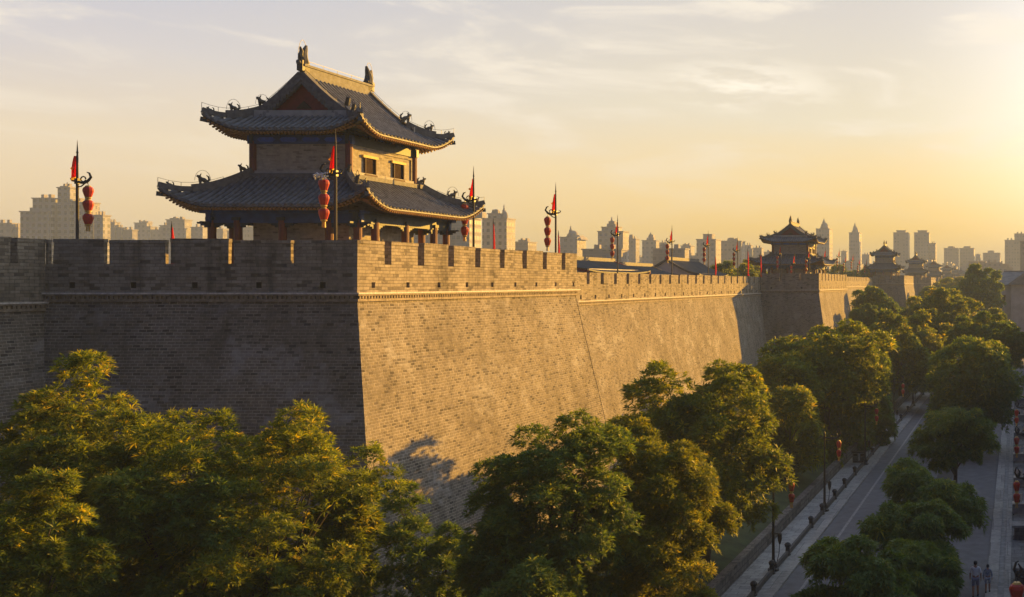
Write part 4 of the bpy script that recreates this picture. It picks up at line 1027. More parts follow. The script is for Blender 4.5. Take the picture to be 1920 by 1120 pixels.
def person(label, loc, h, shirt, bottoms, long_sleeve=False, step=.16, arm=.05):
    k = h / 1.72; r = thing('person', label, 'person', loc, None)
    V = [(0, 0, .95), (0, .0, 1.10), (0, -.01, 1.28), (0, -.01, 1.42), (0, .0, 1.50), (0, .02, 1.58), (0, .02, 1.66)]
    R = [(.155, .11), (.14, .10), (.165, .11), (.13, .09), .055, (.072, .085), (.062, .075)]; Ed = [(i, i + 1) for i in range(6)]
    def chain(st, pts, rr):
        a = st
        for p, q in zip(pts, rr):
            V.append(p); R.append(q); Ed.append((a, len(V) - 1)); a = len(V) - 1
        return a
    for s in (-1, 1):
        st_ = step * s
        chain(0, [(.10 * s, 0, .88), (.105 * s, st_ * .45 + .02, .50), (.11 * s, st_ * .9 - .02, .28), (.11 * s, st_ - .03, .09), (.115 * s, st_ + .06, .05), (.115 * s, st_ + .14, .035)], [.098, .066, .060, .042, .042, .035])
        w = chain(3, [(.19 * s, -.01, 1.41), (.255 * s, -.02 - st_ * .15, 1.14), (.27 * s, .05 - st_ * .4, .90), (.268 * s, .065 - st_ * .42, .83)], [.058, .045, .033, (.040, .018)])
        hx, hy, hz = V[w]
        for j, (dy, l) in enumerate(((-.026, .055), (-.009, .068), (.009, .064), (.025, .05))):
            chain(w, [(hx + .002 * s, hy + dy, hz - .045), (hx - .006 * s, hy + dy + .006, hz - .045 - l * .55), (hx - .018 * s, hy + dy + .010, hz - .045 - l)], [.0095, .0085, .0075])
        chain(w, [(hx - .012 * s, hy + .035, hz - .015), (hx - .02 * s, hy + .05, hz - .05)], [.010, .008])
    V = [tuple(c * k for c in v) for v in V]; R = [tuple(c * k for c in q) if isinstance(q, tuple) else q * k for q in R]
    skinned('body', V, Ed, R, 0, M['skin'], r)
    # clothes: the same skeleton, a little thicker
    def sub(idx, extra, sc_): 
        mp = {i: j for j, i in enumerate(idx)}
        v = [V[i] for i in idx]; e = [(mp[a], mp[b]) for a, b in Ed if a in mp and b in mp]
        rr = [tuple(c * sc_ for c in R[i]) if isinstance(R[i], tuple) else R[i] * (sc_ + extra.get(i, 0)) for i in idx]; return v, e, rr
    n_leg = 6; leg0 = 7; armlen = 4 + 12 + 2
    legL = list(range(7, 13)); aL = list(range(13, 17)); legR = list(range(13 + armlen, 19 + armlen)); aR = list(range(19 + armlen, 23 + armlen))
    nA = 3 if long_sleeve else 2
    v, e, rr = sub([0, 1, 2, 3] + aL[:nA] + aR[:nA], {aL[1]: .25, aR[1]: .25}, 1.13); v[0] = (v[0][0], v[0][1], v[0][2] - .04)
    skinned('shirt', v, e, rr, 0, shirt, r)
    v, e, rr = sub([0] + legL[:2] + legR[:2], {legL[1]: .35, legR[1]: .35}, 1.12); v[0] = (v[0][0], v[0][1], v[0][2] - .02)
    skinned('shorts', v, e, rr, 0, bottoms, r)
    hd = MB(); n = 10
    for i in range(6):
        pass
    hr = MB(); hr.lathe([(.070, 1.565), (.088, 1.60), (.094, 1.65), (.085, 1.71), (.055, 1.745), (.01, 1.757)], 12)
    hr.v = [(x * k, (y * 1.08 - .004) * k, z * k) for x, y, z in hr.v]; part('hair', hr, M['hair'], r, world=False, smooth=True)
    fc = MB(); fc.tube([(0, .105 * k, 1.63 * k), (0, .118 * k, 1.60 * k)], .013 * k, 5)
    for s in (-1, 1):
        fc.tube([(s * .082 * k, .01 * k, 1.63 * k), (s * .086 * k, .01 * k, 1.585 * k)], .016 * k, 5)
        sh = MB(); st_ = step * s; sh.tube([(.115 * s * k, (st_ - .07) * k, .045 * k), (.115 * s * k, (st_ + .05) * k, .05 * k), (.118 * s * k, (st_ + .17) * k, .038 * k)], [.05 * k, .052 * k, .038 * k], 8)
        part('shoe', sh, M['shoe'], r, world=False, smooth=True)
    part('nose_and_ears', fc, M['skin'], r, world=False, smooth=True)
    return r
person('man in white T-shirt and blue-grey shorts walking away down the road, seen from behind', (-1.34, 50, 0.005), 1.74, M['shirt'], M['shorts'])
person('smaller person in blue and white patterned clothes walking beside the kerb', (-.74, 50.3, 0.13), 1.36, M['stripe'], M['stripe'], True, .12)
# ------------------------------------------------------------------ trees
def crown_arrays(seed, rad, ncl, nros, bl, bw, nb, clr=(.24, .40), droop=.18, low=-.45, fill=(.55, .92)):
    rg = np.random.default_rng(seed); rad = np.array(rad)
    body, cl = [], []
    nb_ = max(9, ncl // 4)
    while len(body) < nb_:
        d = rg.normal(size=3); d /= np.linalg.norm(d)
        if d[2] < low: continue
        lobes = .88 + .12 * sin(3 * atan2(d[1], d[0]) + seed) + .10 * sin(5 * atan2(d[1], d[0]) + 2.1 * seed + 4 * d[2])
        f = rg.uniform(.42, .74) * lobes
        db = np.sign(d) * np.abs(d) ** .68
        body.append((*(db * rad * f), rg.uniform(.22, .35) * rad.mean()))
    bd = np.array(body); bw_ = bd[:, 3] ** 2 / (bd[:, 3] ** 2).sum()
    while len(cl) < ncl:                                  # leaf tufts over the surface of the body lumps
        k = rg.choice(nb_, p=bw_); d = rg.normal(size=3) + .5 * bd[k, :3] / rad + (0, 0, .25); d /= np.linalg.norm(d)
        p = bd[k, :3] + d * bd[k, 3] * rg.uniform(.85, 1.12)
        if any(np.linalg.norm(p - c[:3]) < .7 * c[3] for c in body if c is not body[k]): 
            if rg.random() < .85: continue
        cl.append((*p, rg.uniform(*clr) * rad.mean()))
    cl = cl + [(x, y, z, r * .92) for x, y, z, r in body]
    cl = np.array(cl)
    w = cl[:, 3] ** 2; w[ncl:] *= .35; idx = rg.choice(len(cl), nros * 2, p=w / w.sum())
    d = rg.normal(size=(nros * 2, 3)); d /= np.linalg.norm(d, axis=1)[:, None]
    d[:, 2] = np.where(d[:, 2] < -.35, -d[:, 2], d[:, 2])
    pos = cl[idx, :3] + d * (cl[idx, 3] * rg.uniform(.62, 1.08, nros * 2))[:, None] * np.array((1, 1, .82))
    keep = np.ones(len(pos), bool)
    for c in cl:
        dist = np.linalg.norm(pos - c[:3], axis=1); keep &= ~((dist < .55 * c[3]) & (rg.random(len(pos)) < .8))
    pos, d, idx = pos[keep][:nros], d[keep][:nros], idx[keep][:nros]; n = len(pos)
    lo_, hi_ = np.percentile(pos, .6, axis=0), np.percentile(pos, 99.4, axis=0)       # fit the crown to its size
    mid_ = (lo_ + hi_) / 2; half = (hi_ - lo_) / 2; mid_[2] = hi_[2] - half[2]
    tgt = np.array((rad[0] * .97, rad[1] * .97, rad[2] * (1 - low) / 2 * 1.02)); sc_ = tgt / half
    ofs = np.array((0, 0, rad[2] * .95 - tgt[2]))
    pos = (pos - mid_) * sc_ + ofs; cl[:, :3] = (cl[:, :3] - mid_) * sc_ + ofs
    out = pos / np.linalg.norm(pos, axis=1)[:, None]
    ax = d * .6 + out * .5 + np.array((0, 0, .55)) + rg.normal(size=(n, 3)) * .25; ax /= np.linalg.norm(ax, axis=1)[:, None]
    ref = np.where(np.abs(ax[:, 2:3]) > .9, np.array([[1., 0, 0]]), np.array([[0, 0, 1.]]))
    e1 = np.cross(ax, ref); e1 /= np.linalg.norm(e1, axis=1)[:, None]; e2 = np.cross(ax, e1)
    tint_c = rg.uniform(0, 1, len(cl))
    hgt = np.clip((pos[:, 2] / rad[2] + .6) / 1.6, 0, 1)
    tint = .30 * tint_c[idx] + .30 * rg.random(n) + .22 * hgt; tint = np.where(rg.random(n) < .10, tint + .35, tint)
    az = (np.arange(nb) / nb)[None, :] * 2 * pi + rg.uniform(0, 2 * pi, (n, 1)) + rg.normal(size=(n, nb)) * .25
    tilt = rg.uniform(.45, 1.45, (n, nb)); ln = bl * rg.uniform(.6, 1.3, (n, nb)) * rg.choice([.55, .75, .95, 1.15], (n, 1))
    dr = (ax[:, None] * np.cos(tilt)[..., None] + (e1[:, None] * np.cos(az)[..., None] + e2[:, None] * np.sin(az)[..., None]) * np.sin(tilt)[..., None])
    wv = np.cross(dr, ax[:, None] + .01); wv /= (np.linalg.norm(wv, axis=2)[..., None] + 1e-6)
    wv = wv + ax[:, None] * rg.normal(size=(n, nb, 1)) * .35
    b = pos[:, None] + dr * (ln * .12)[..., None]; mid = pos[:, None] + dr * (ln * .5)[..., None]
    tip = pos[:, None] + dr * ln[..., None] + np.array((0, 0, -1.)) * (ln * droop)[..., None]
    ww = wv * (bw * rg.uniform(.8, 1.25, (n, nb)))[..., None]
    v = np.stack([b, mid + ww, tip, mid - ww], axis=2).reshape(-1, 3)
    tv = np.repeat((tint[:, None] + rg.normal(size=(n, nb)) * .07).ravel(), 4)
    return v, np.clip(tv, 0, 1), cl
def leaf_mesh(name, v, tv, mat):
    nf = len(v) // 4; me = bpy.data.meshes.new(name)
    me.vertices.add(len(v)); me.vertices.foreach_set('co', v.astype(np.float32).ravel())
    me.loops.add(nf * 4); me.loops.foreach_set('vertex_index', np.arange(nf * 4, dtype=np.int32))
    me.polygons.add(nf); me.polygons.foreach_set('loop_start', np.arange(0, nf * 4, 4, dtype=np.int32))
    me.update(calc_edges=True)
    a = me.attributes.new('tint', 'FLOAT', 'POINT'); a.data.foreach_set('value', tv.astype(np.float32)); me.materials.append(mat); return me
def trunk_mesh(name, hc, cl, tr, seed, nl=9):
    rg = random.Random(seed); m = MB(); top = hc - .15 * abs(hc)
    z0 = -.5
    m.tube([(0, 0, z0), (.04, .02, hc * .3), (rg.uniform(-.15, .15), rg.uniform(-.15, .15), hc * .62), (0, 0, hc * .95)], [tr * 1.35, tr, tr * .85, tr * .5], 8)
    for c in sorted(cl.tolist(), key=lambda q: -q[3])[:nl]:
        zf = hc * rg.uniform(.45, .8); e = (c[0], c[1], c[2] + hc)
        md = (c[0] * .45, c[1] * .45, zf + (e[2] - zf) * .55)
        m.tube([(0, 0, zf), md, e], [tr * .5, tr * .33, tr * .12], 6)
        for _ in range(2):
            f = (e[0] + rg.uniform(-.5, .5) * c[3], e[1] + rg.uniform(-.5, .5) * c[3], e[2] + rg.uniform(.1, .8) * c[3])
            m.tube([md, ((md[0] + f[0]) / 2, (md[1] + f[1]) / 2, (md[2] + f[2]) / 2 + .1), f], [tr * .22, tr * .14, tr * .05], 5)
    return m.mesh(name, M['bark'], smooth=True)
def zground(X): return 3.4 if X < -20 else (.8 + max(0, (-14.75 - X) / 5.5) * 2.6 if X < -14.75 else .12)
GB, GM, GF = 'trees on the grass bank below the wall', 'trees in the middle of the road', 'trees farther down the street'
def tree(u, ytop, Y, wpx, label, mat, group, seed, rz=None, ncl=34, nros=4200, bl=.27, bw=.030, nb=9, zb=None, asp=.9, x=None, ylow=None, **kw):
    X = (u - 1880) * Y / F if x is None else x; R = wpx * Y / F / 2
    zt = E + (530 - ytop) * Y / F; zg = zground(X) if zb is None else zb
    Rz = rz or R * asp; hc = zt - Rz * .97 - zg
    t = thing('broadleaf_tree', label, 'tree', (X, Y, zg), group)
    if Y < 45: nros, bl, bw = int(nros * 1.35), bl * .92, bw * .9
    v, tv, cl = crown_arrays(seed, (R, R, Rz), ncl, nros, bl, bw, nb, **kw)
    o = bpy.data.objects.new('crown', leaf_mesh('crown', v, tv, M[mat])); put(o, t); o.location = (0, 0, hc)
    o = bpy.data.objects.new('trunk', trunk_mesh('trunk', hc, cl, max(.12, R * .055), seed)); put(o, t)
    return t
# trees in front of the near bastion
tree(178, 668, 28.5, 375, 'tall loose tree at the left edge against the dark shaded brick, yellow-lit on its right', 'leaf_lit', GB, 1, rz=4.6, ncl=150, nros=5600, bl=.25, bw=.019, nb=18, clr=(.08, .16), fill=(.35, .97), low=-.9)
tree(20, 893, 23, 230, 'smaller yellowish tree in the bottom left corner', 'leaf_lit', GB, 2, rz=3.0, ncl=70, nros=2700, bl=.21, bw=.017, nb=18, clr=(.12, .22))
tree(495, 770, 29, 410, 'wide yellow-green tree below the near bastion\'s dark flank', 'leaf_lit', GB, 3, rz=4.2, ncl=170, nros=6000, bl=.24, bw=.018, nb=18, clr=(.075, .15), fill=(.35, .97), low=-.9)
tree(815, 905, 33, 200, 'thin green tree in front of the bastion\'s bright lower corner', 'leaf_dark', GB, 4, rz=3.2, ncl=60, nros=1300, bl=.25, bw=.019, nb=18, clr=(.08, .16), fill=(.3, .97), low=-.9)
tree(1030, 800, 31, 320, 'rounded dense dark green tree before the sunlit bastion face, golden on top', 'leaf_dark', GB, 5, rz=4.6, ncl=190, nros=10500, bl=.22, bw=.019, nb=16, clr=(.11, .20), fill=(.5, .97), low=-.8)
tree(1235, 805, 36, 235, 'golden-lit tree between the rounded dark tree and the largest tree', 'leaf_gold', GB, 6, rz=4.6, ncl=150, nros=6800, bl=.25, bw=.022, nb=15, low=-.85, clr=(.10, .20))
tree(1255, 985, 34, 200, 'low bushy golden-green tree at the bottom, right of the rounded dark tree', 'leaf_gold', GB, 7, rz=2.6, ncl=60, nros=2700, bl=.23, bw=.020, nb=15, clr=(.14, .24))
tree(1322, 684, 52, 306, 'largest dark tree against the sunlit curtain wall, golden on its right side', 'leaf_lit', GB, 8, rz=4.3, ncl=150, nros=7500, bl=.34, bw=.034, nb=13, low=-.85, clr=(.10, .19))
tree(1480, 728, 74, 125, 'small tree between the largest tree and the spreading pair', 'leaf_lit', GB, 9, ncl=34, nros=2000, bl=.42, bw=.06, nb=9, asp=1.25, low=-.9)
tree(1550, 614, 88, 235, 'spreading tree hiding the foot of the second bastion', 'leaf_lit', GB, 10, rz=4.3, ncl=120, nros=6000, bl=.46, bw=.07, nb=9, low=-.8, clr=(.16, .28))
tree(1628, 650, 97, 92, 'dark tree standing over the far end of the pavement', 'leaf_dark', GB, 11, ncl=42, nros=2900, bl=.45, bw=.07, nb=9, rz=5.4, low=-.9)
tree(1392, 698, 92, 80, 'small pale tree behind the largest tree, close to the wall foot', 'leaf_dark', GB, 12, ncl=18, nros=900, bl=.4, bw=.06, nb=8, zb=3.4)
tree(345, 880, 27, 200, 'dusky tree filling the gap between the tall loose tree and the wide one', 'leaf_dark', GB, 13, rz=3.4, ncl=44, nros=2600, bl=.25, bw=.023, nb=14, clr=(.16, .28), low=-.9)
tree(110, 960, 26, 200, 'dark low tree under the tall loose tree at the bottom left', 'leaf_dark', GB, 14, rz=2.6, ncl=36, nros=2200, bl=.23, bw=.022, nb=14, low=-.9)
tree(628, 905, 31, 140, 'slender yellow-green tree just left of the bastion\'s bright corner', 'leaf_lit', GB, 15, rz=3.4, ncl=44, nros=2300, bl=.25, bw=.022, nb=14, clr=(.13, .25), low=-.9, fill=(.35, .97))
tree(945, 965, 29.5, 270, 'dark tree at the bottom edge below the rounded dark tree', 'leaf_dark', GB, 16, rz=3.2, ncl=46, nros=3200, bl=.25, bw=.025, nb=14, low=-.9, clr=(.16, .28))
tree(1500, 668, 82, 140, 'dusky tree between the largest tree and the second bastion\'s foot', 'leaf_lit', GB, 17, rz=5.0, ncl=46, nros=2800, bl=.44, bw=.065, nb=9, low=-.9)
tree(1572, 705, 92, 120, 'low dark tree overhanging the pavement\'s middle stretch', 'leaf_dark', GB, 18, rz=4.0, ncl=40, nros=2600, bl=.44, bw=.065, nb=9, low=-.9)
# median trees
for i, (u, yt, Y, wp, sd) in enumerate([(1604, 1010, 36.5, 205, 21), (1716, 1026, 41, 160, 26), (1708, 945, 46, 190, 22), (1748, 868, 53, 190, 23), (1790, 764, 68, 155, 24)]):
    tree(u, yt, Y, wp, ['dark green tree in the middle of the road at the bottom edge, partly cut off', 'dark tree beside the walking man, second of the road-median row',
         'third tree up the road median, between the man and the bushier crowns', 'fourth tree up the road median, with a low branch over the right lane', 'fifth tree up the road median, yellow sprigs on its right'][i],
         'leaf_dark', GM, sd, rz=wp * Y / F * .37, ncl=70, nros=3000, bl=.32, bw=.028, nb=14, zb=.1, droop=.3, low=-.8, clr=(.13, .24))
tree(1826, 640, 92, 165, 'broad rounded tree closing off the road', 'leaf_dark', GM, 25, rz=4.2, ncl=100, nros=5200, bl=.45, bw=.065, nb=9, zb=.1, low=-.8)
# shared crowns for the farther trees
fars = []
for sd, mt in ((31, 'leaf_dark'), (32, 'leaf_lit'), (33, 'leaf_dark'), (34, 'leaf_lit')):
    v, tv, cl = crown_arrays(sd, (5, 5, 5.0), 110, 5200, .58, .09, 9, clr=(.11, .21), low=-.8)
    fars.append((leaf_mesh('crown', v, tv, M[mt]), trunk_mesh('trunk', 4.9, cl, .28, sd)))
def far_tree(u, ytop, Y, wpx, label, k, group=GF, zb=None, hscale=1.0):
    X = (u - 1880) * Y / F; R = wpx * Y / F / 2; s = R / 5
    zt = E + (530 - ytop) * Y / F; sz = s * hscale; z = zt - (4.9 + 5.0 * .97) * sz
    t = thing('broadleaf_tree', label, 'tree', (X, Y, z), group)
    c = bpy.data.objects.new('crown', fars[k][0]); put(c, t); c.location = (0, 0, 4.9 * sz); c.scale = (s, s, sz)
    b = bpy.data.objects.new('trunk', fars[k][1]); put(b, t); b.scale = (s, s, sz); c.rotation_euler.z = u * .7
    return t
for a in [(1690, 588, 122, 150, 'wide golden tree crown below the third bastion', 1), (1646, 540, 165, 96, 'tree top overlapping the second bastion\'s far end', 0),
          (1722, 590, 135, 130, 'golden-topped crown right of the wide golden one, over the road', 1),
          (1762, 545, 160, 125, 'rounded crown on the wall side of the street', 3),
          (1622, 572, 150, 56, 'narrow tree top against the second bastion\'s sunlit face', 2), (1790, 568, 150, 90, 'golden crown beside the darker street trees', 1),
          (1850, 590, 130, 120, 'dark crown over the road, behind the broad rounded tree', 2), (1862, 580, 165, 80, 'dark crown before the grey street house', 0),
          (1895, 615, 118, 70, 'dark tree at the right edge before the plaza tables', 2),
          (1840, 498, 225, 80, 'tall pointed tree left of the grey street house', 0, GF, None, 1.25), (1812, 528, 240, 90, 'hazy dark crown at the foot of the far towers', 2),
          (1750, 540, 260, 84, 'hazy crown before the fourth bastion', 0), (1790, 522, 300, 80, 'pale hazy crown right of the fourth bastion', 3),
          (1708, 578, 205, 70, 'dusky crown under the third bastion\'s lit edge', 0), (1660, 562, 190, 66, 'dusky crown under the third bastion\'s dark flank', 2),
         
          (1325, 495, 160, 110, 'green tree rising behind the curtain wall', 1), (1378, 497, 170, 90, 'olive tree behind the curtain wall near the second watchtower', 3),
          (1290, 502, 175, 70, 'small green tree behind the curtain wall, beside the hall roofs', 0), (1420, 490, 180, 60, 'tree showing behind the second watchtower\'s left eave', 1),
          (1590, 500, 260, 90, 'tree behind the distant flag poles', 3), (1632, 496, 300, 60, 'tree right behind the third watchtower\'s left eave', 0)]:
    far_tree(*a)

# ------------------------------------------------------------------ city skyline
GS = 'hazy city buildings behind the wall'
def depth(u1, u2, Y): return Y * ((1880 - u1) / (1880 - u2) - 1) if u2 > u1 else 12
def building(label, Y, masses, mat='con_a', caps=(), spire=None, name='apartment_tower', cat='building'):
    """masses: (u0, u1, u2, ytop): front face u0..u1, sunlit side to u2"""
    x0, x1 = min(m[0] for m in masses), max(m[1] for m in masses)
    r = thing(name, label, cat, ((x0 + x1) / 2 * Y / F - 1880 * Y / F, Y, 0), GS)
    for i, (u0, u1, u2, yt) in enumerate(masses):
        Yi = Y + .7 * i; X0, _, z = at(u0, yt, Yi); X1 = at(u1, yt, Yi)[0]; d = max(4, depth(u1, u2, Yi))
        m = MB(); m.box(X0, X1, Yi, Yi + d, -.05, z); w = part('wall', m, M[mat], r)
        p = MB(); t = .35
        p.box(X0 - t, X1 + t, Yi - t, Yi + d + t, z, z + .5)
        for q in range(2):
            f = (.25, .62)[q]; p.box(X0 + (X1 - X0) * f, X0 + (X1 - X0) * (f + .14), Yi + d * .3, Yi + d * .6, z + .5, z + 2.2)
        part('roof', p, M['con_plain'], w)
    for i, (u0, u1, ya, yb, kind) in enumerate(caps):
        X0, _, za = at(u0, ya, Y + 2); X1 = at(u1, ya, Y + 2)[0]; zb = at(u0, yb, Y + 2)[2]; w = X1 - X0; m = MB()
        if kind == 'box': m.box(X0, X1, Y + 2, Y + 2 + w * .8, za - 1, zb)
        elif kind == 'flare': m.frustum(X0, X1, Y + 1.5, Y + 2 + w, za - 1, zb, X0 + w * .14, X1 - w * .14, Y + 2.5, Y + 2 + w * .8)
        elif kind == 'taper': m.frustum(X0 + w * .2, X1 - w * .2, Y + 2 + w * .2, Y + 2 + w * .8, za - 1, zb, X0, X1, Y + 2, Y + 2 + w)
        else:
            c = ((X0 + X1) / 2, Y + 2 + w / 2, 0); hh = zb - za
            m.lathe([(w / 2, za - 1), (w / 2, za + hh * .2)] + [(w / 2 * cos(a), za + hh * (.2 + .8 * sin(a))) for a in (.3, .6, .9, 1.2, 1.45)], 14, c)
        part('roof_crown' if kind != 'dome' else 'dome', m, M['con_plain'], r)
    if spire:
        u, ya, yb = spire; X, _, za = at(u, ya, Y + 4); zb = at(u, yb, Y + 4)[2]; w = .45 * Y / 480
        m = MB(); m.lathe([(w * 2, za - 1), (w * 1.6, za + (zb - za) * .2), (w, za + (zb - za) * .25), (w * .3, zb)], 8, (X, Y + 4, 0)); part('spire', m, M['con_plain'], r)
    return r
B = building
B('pale apartment block with stepped roofs at the left edge, behind the first flag pole', 470,
  [(38, 90, 100, 398), (61, 98, 121, 373), (108, 131, 147, 353), (112, 142, 187, 379), (132, 168, 180, 381), (176, 193, 203, 405)], 'con_d', [(112, 128, 353, 349, 'box')], (126, 353, 342), 'apartment_block')
B('low pale block cut off by the left edge of the photo', 520, [(-12, 22, 34, 420), (14, 34, 40, 428)], 'con_a')
B('low block of stepped pale houses right of the stepped apartment block', 640, [(200, 215, 222, 418), (214, 228, 236, 428), (226, 248, 254, 432)], 'con_b')
B('pale building with a small roof house, left of the near watchtower', 700, [(252, 275, 284, 419), (262, 282, 294, 426), (284, 302, 308, 432)], 'con_a', [(266, 278, 419, 415, 'box')])
B('grey block behind the first furled flag, left of the watchtower', 620, [(312, 346, 360, 413), (300, 318, 324, 424), (358, 380, 392, 427)], 'con_a', [(318, 336, 413, 409, 'box')])
B('faint low building seen under the near watchtower\'s left eave', 760, [(392, 418, 428, 430), (426, 450, 458, 434)], 'con_b')
B('small pale block seen between the near watchtower\'s columns', 700, [(455, 480, 490, 426)], 'con_c')
B('pale slab of flats right behind the near watchtower\'s far columns', 430, [(838, 880, 902, 410), (770, 838, 842, 418)], 'con_c', [(884, 904, 404, 398, 'box')])
B('apartment tower with a dome and corner turret right of the near watchtower', 460, [(904, 950, 966, 411), (915, 936, 944, 402)], 'con_d', [(918, 934, 402, 392, 'dome'), (940, 950, 410, 396, 'dome')], (945, 397, 384))
B('low flat-roofed house with rooftop dish between two domed towers', 500, [(965, 990, 1006, 455)], 'con_b', [(972, 982, 455, 450, 'flare')])
B('stepped round-topped building left of the tall stepped block', 560, [(1050, 1082, 1099, 446)], 'con_a', [(1054, 1090, 446, 441, 'taper'), (1062, 1080, 441, 432, 'dome')], (1070, 433, 424))
B('tall stepped block with domed top behind the first curtain-wall flag pole', 560, [(1121, 1168, 1179, 435), (1128, 1160, 1166, 427)], 'con_a', [(1136, 1156, 427, 419, 'taper'), (1141, 1152, 419, 415, 'box')], (1147, 416, 407))
B('slim block with a narrow roof tower right of the tall stepped block', 700, [(1178, 1192, 1199, 449)], 'con_b', [(1178, 1187, 449, 440, 'taper')])
B('broad hazy block with a central roof tower behind the second flag pole', 680, [(1204, 1230, 1236, 452)], 'con_a', [(1213, 1226, 452, 440, 'taper')], (1220, 441, 436))
B('low hazy block just right of the second flag pole', 760, [(1236, 1250, 1255, 456)], 'con_b')
B('wide low dark block over the hall roofs', 420, [(1224, 1284, 1292, 468)], 'con_b')
B('long low grey block rising behind the first hall', 400, [(1092, 1165, 1176, 469)], 'con_b')
B('narrow hazy block with a small roof box, between the second and third flag poles', 700, [(1277, 1295, 1302, 462)], 'con_a', [(1280, 1289, 462, 458, 'box')])
B('large hazy block with flared roof tower behind the third flag pole', 620, [(1306, 1342, 1352, 450)], 'con_a', [(1318, 1336, 450, 439, 'flare')])
B('wide hazy block with a small roof tower behind the fourth flag pole', 680, [(1352, 1390, 1397, 453)], 'con_b', [(1366, 1376, 453, 446, 'box')])
B('hazy slab left of the second watchtower', 760, [(1397, 1408, 1412, 461), (1412, 1428, 1432, 466)], 'con_a')
B('domed pale tower rising just right of the second watchtower', 760, [(1530, 1555, 1561, 430)], 'con_c', [(1535, 1555, 430, 424, 'taper'), (1538, 1552, 425, 417, 'dome')], (1545, 417, 410))
B('slim domed tower standing alone against the yellow sky', 880, [(1592, 1611, 1616, 437)], 'con_c', [(1595, 1611, 437, 431, 'taper'), (1598, 1608, 432, 425, 'dome')], (1603, 426, 418))
B('faint block left of the slim domed tower', 1000, [(1577, 1587, 1590, 472)], 'con_b')
B('faint block right of the slim domed tower', 1000, [(1616, 1630, 1634, 478)], 'con_b')
B('left one of the hazy twin towers above the third watchtower', 920, [(1675, 1703, 1706, 437)], 'con_b', [(1680, 1699, 437, 432, 'flare')])
B('right one of the hazy twin towers, joined by a lower shoulder', 930, [(1714, 1742, 1744, 437), (1744, 1754, 1756, 457)], 'con_b', [(1720, 1739, 437, 432, 'flare')])
B('left one of the two low hazy twin blocks', 1050, [(1770, 1796, 1798, 466)], 'con_b', [(1778, 1788, 466, 462, 'flare')])
B('right one of the two low hazy twin blocks', 1060, [(1799, 1826, 1828, 466)], 'con_b', [(1807, 1820, 466, 462, 'flare')])
B('very faint small block right of the low twin blocks', 1200, [(1829, 1838, 1839, 478)], 'con_a')
B('faint low block with a stepped roof left of the tall right-edge tower', 1080, [(1843, 1875, 1877, 475)], 'con_b', [(1852, 1864, 475, 470, 'box')])
B('tall hazy tower with a high rear step at the right edge', 950, [(1884, 1902, 1903, 451), (1902, 1921, 1922, 439)], 'con_b')
B('dark slab cut by the photo\'s right edge before the tall hazy tower', 560, [(1913, 1945, 1946, 453)], 'con_b')
rn = random.Random(77); side = ['between the near bastion and the halls', 'above the curtain wall', 'near the second watchtower', 'beyond the second watchtower', 'under the twin towers', 'near the right edge']
for i in range(22):
    u = 1105 + i * 37 + rn.uniform(-10, 10); w = rn.uniform(22, 44); yt = rn.uniform(484, 497) if u > 1450 else rn.uniform(472, 488)
    B(f'low faint building in the skyline\'s bottom haze, {ORD[i] if i < 20 else ("next to last" if i == 20 else "last")} from the near bastion rightward', rn.uniform(620, 1000), [(u, u + w * .8, u + w, yt), (u + w * .3, u + w * 1.1, u + w * 1.2, yt + 6)], ('con_a', 'con_b')[i % 2], name='low_building')

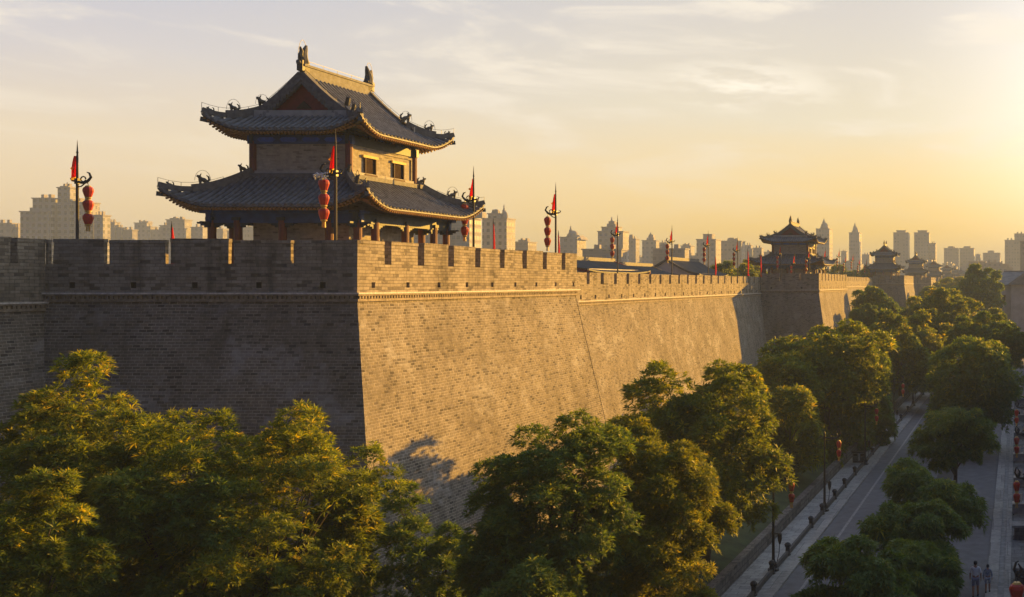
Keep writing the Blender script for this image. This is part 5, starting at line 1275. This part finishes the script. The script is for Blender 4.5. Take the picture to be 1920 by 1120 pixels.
# ------------------------------------------------------------------ street houses on the right
def house(label, X0, X1, Y0, Y1, h, ridge, name='street_house', floors=3, gable=False):
    r = thing(name, label, 'house', ((X0 + X1) / 2, Y0, .05), 'houses along the street')
    m = MB(); m.box(X0, X1, Y0, Y1, 0, h); part('wall', m, M['wgrey'], r)
    ov = .9; ym = (Y0 + Y1) / 2; rf = MB(); zr = h + ridge
    hip = min((Y1 - Y0) / 2, (X1 - X0) / 2 - .3)
    A = [(X0 - ov, Y0 - ov, h), (X1 + ov, Y0 - ov, h), (X1 + ov, Y1 + ov, h), (X0 - ov, Y1 + ov, h)]
    if X1 - X0 >= Y1 - Y0: a, b = (X0 + hip * .25, ym, zr), (X1 - hip * .25, ym, zr); q = ((A[0], A[1], b, a), (A[2], A[3], a, b)); t = ((A[3], A[0], a), (A[1], A[2], b))
    else:
        xm_ = (X0 + X1) / 2; a, b = (xm_, Y0 + hip * .5, zr), (xm_, Y1 - hip * .5, zr); q = ((A[3], A[0], a, b), (A[1], A[2], b, a)); t = ((A[0], A[1], a), (A[2], A[3], b))
    for f in q + t: rf.quad(*f)
    rf.quad(*[(x, y, z - .25) for x, y, z in A][::-1])
    for i in range(4):
        p, q_ = A[i], A[(i + 1) % 4]; rf.quad((p[0], p[1], p[2] - .25), (q_[0], q_[1], q_[2] - .25), q_, p)
    ro = part('roof', rf, M['grey_roof'], r); rd = MB(); rd.tube([a, b], .18, 6); part('ridge', rd, M['ridge'], ro)
    fh = h / floors
    wm = {}
    for fl in range(floors):
        for k in range(max(1, int((X1 - X0) / 2.6))):
            x = X0 + 1.3 + 2.6 * k
            if x > X1 - .8: continue
            if 'f' not in wm:
                g_ = MB(); g_.box(-.6, .6, -.03, .04, 0, 1.4); f_ = MB()
                for c in ((-.68, -.58, -.1, 1.5), (.58, .68, -.1, 1.5), (-.58, .58, 1.4, 1.5), (-.76, .76, -.14, -.02), (-.03, .03, 0, 1.4)): f_.box(c[0], c[1], -.07, .03, c[2], c[3])
                wm['f'] = (g_.mesh('window', M['pane']), f_.mesh('frame', M['plaster']))
            w = bpy.data.objects.new('window', wm['f'][0]); put(w, r); w.location = (x - (X0 + X1) / 2, 0, fl * fh + 1.0)
            f2 = bpy.data.objects.new('frame', wm['f'][1]); put(f2, w)
    return r
hs = house('grey hip-roofed house beyond the street trees at the right edge', -1.2, 22, 250, 262, E - .6, 3.4)
cg = MB(); z0 = E - .55
cg.prism([(1.0, z0), (16, z0), (8.5, z0 + 5.2)], 'y', 247.5, 255.5); part('wing_roof', cg, M['grey_roof'], hs)
cw = MB(); cw.box(2.0, 15, 248.6, 250.2, 0, z0); part('wing_wall', cw, M['wgrey'], hs)
for i, (Y0, Y1, h) in enumerate([(14, 44, 12.0), (47, 80, 13.2), (83, 118, 12.4), (121, 160, 13.0), (163, 205, 12.2)]):
    house(f'street house lining the plaza outside the right edge, {ORD[i]} from the camera', 9.6 + RS * Y1, 21, Y0, Y1, h, 3.0, floors=3)
# ------------------------------------------------------------------ haze
hz_ = MB(); hz_.box(-2320, 920, -140, 2320, -1.1, E + 62)
hm = bpy.data.materials.new('haze_air'); hm.use_nodes = True; hnt = hm.node_tree; hnt.nodes.clear()
pv = N(hnt, 'ShaderNodeVolumePrincipled'); pv.inputs['Color'].default_value = (.46, .60, .88, 1)
pv.inputs['Density'].default_value = 0.0006; pv.inputs['Anisotropy'].default_value = 0.0
ho = N(hnt, 'ShaderNodeOutputMaterial'); L(hnt, pv.outputs[0], ho.inputs['Volume'])
struct('haze', hz_, hm, 'stuff')
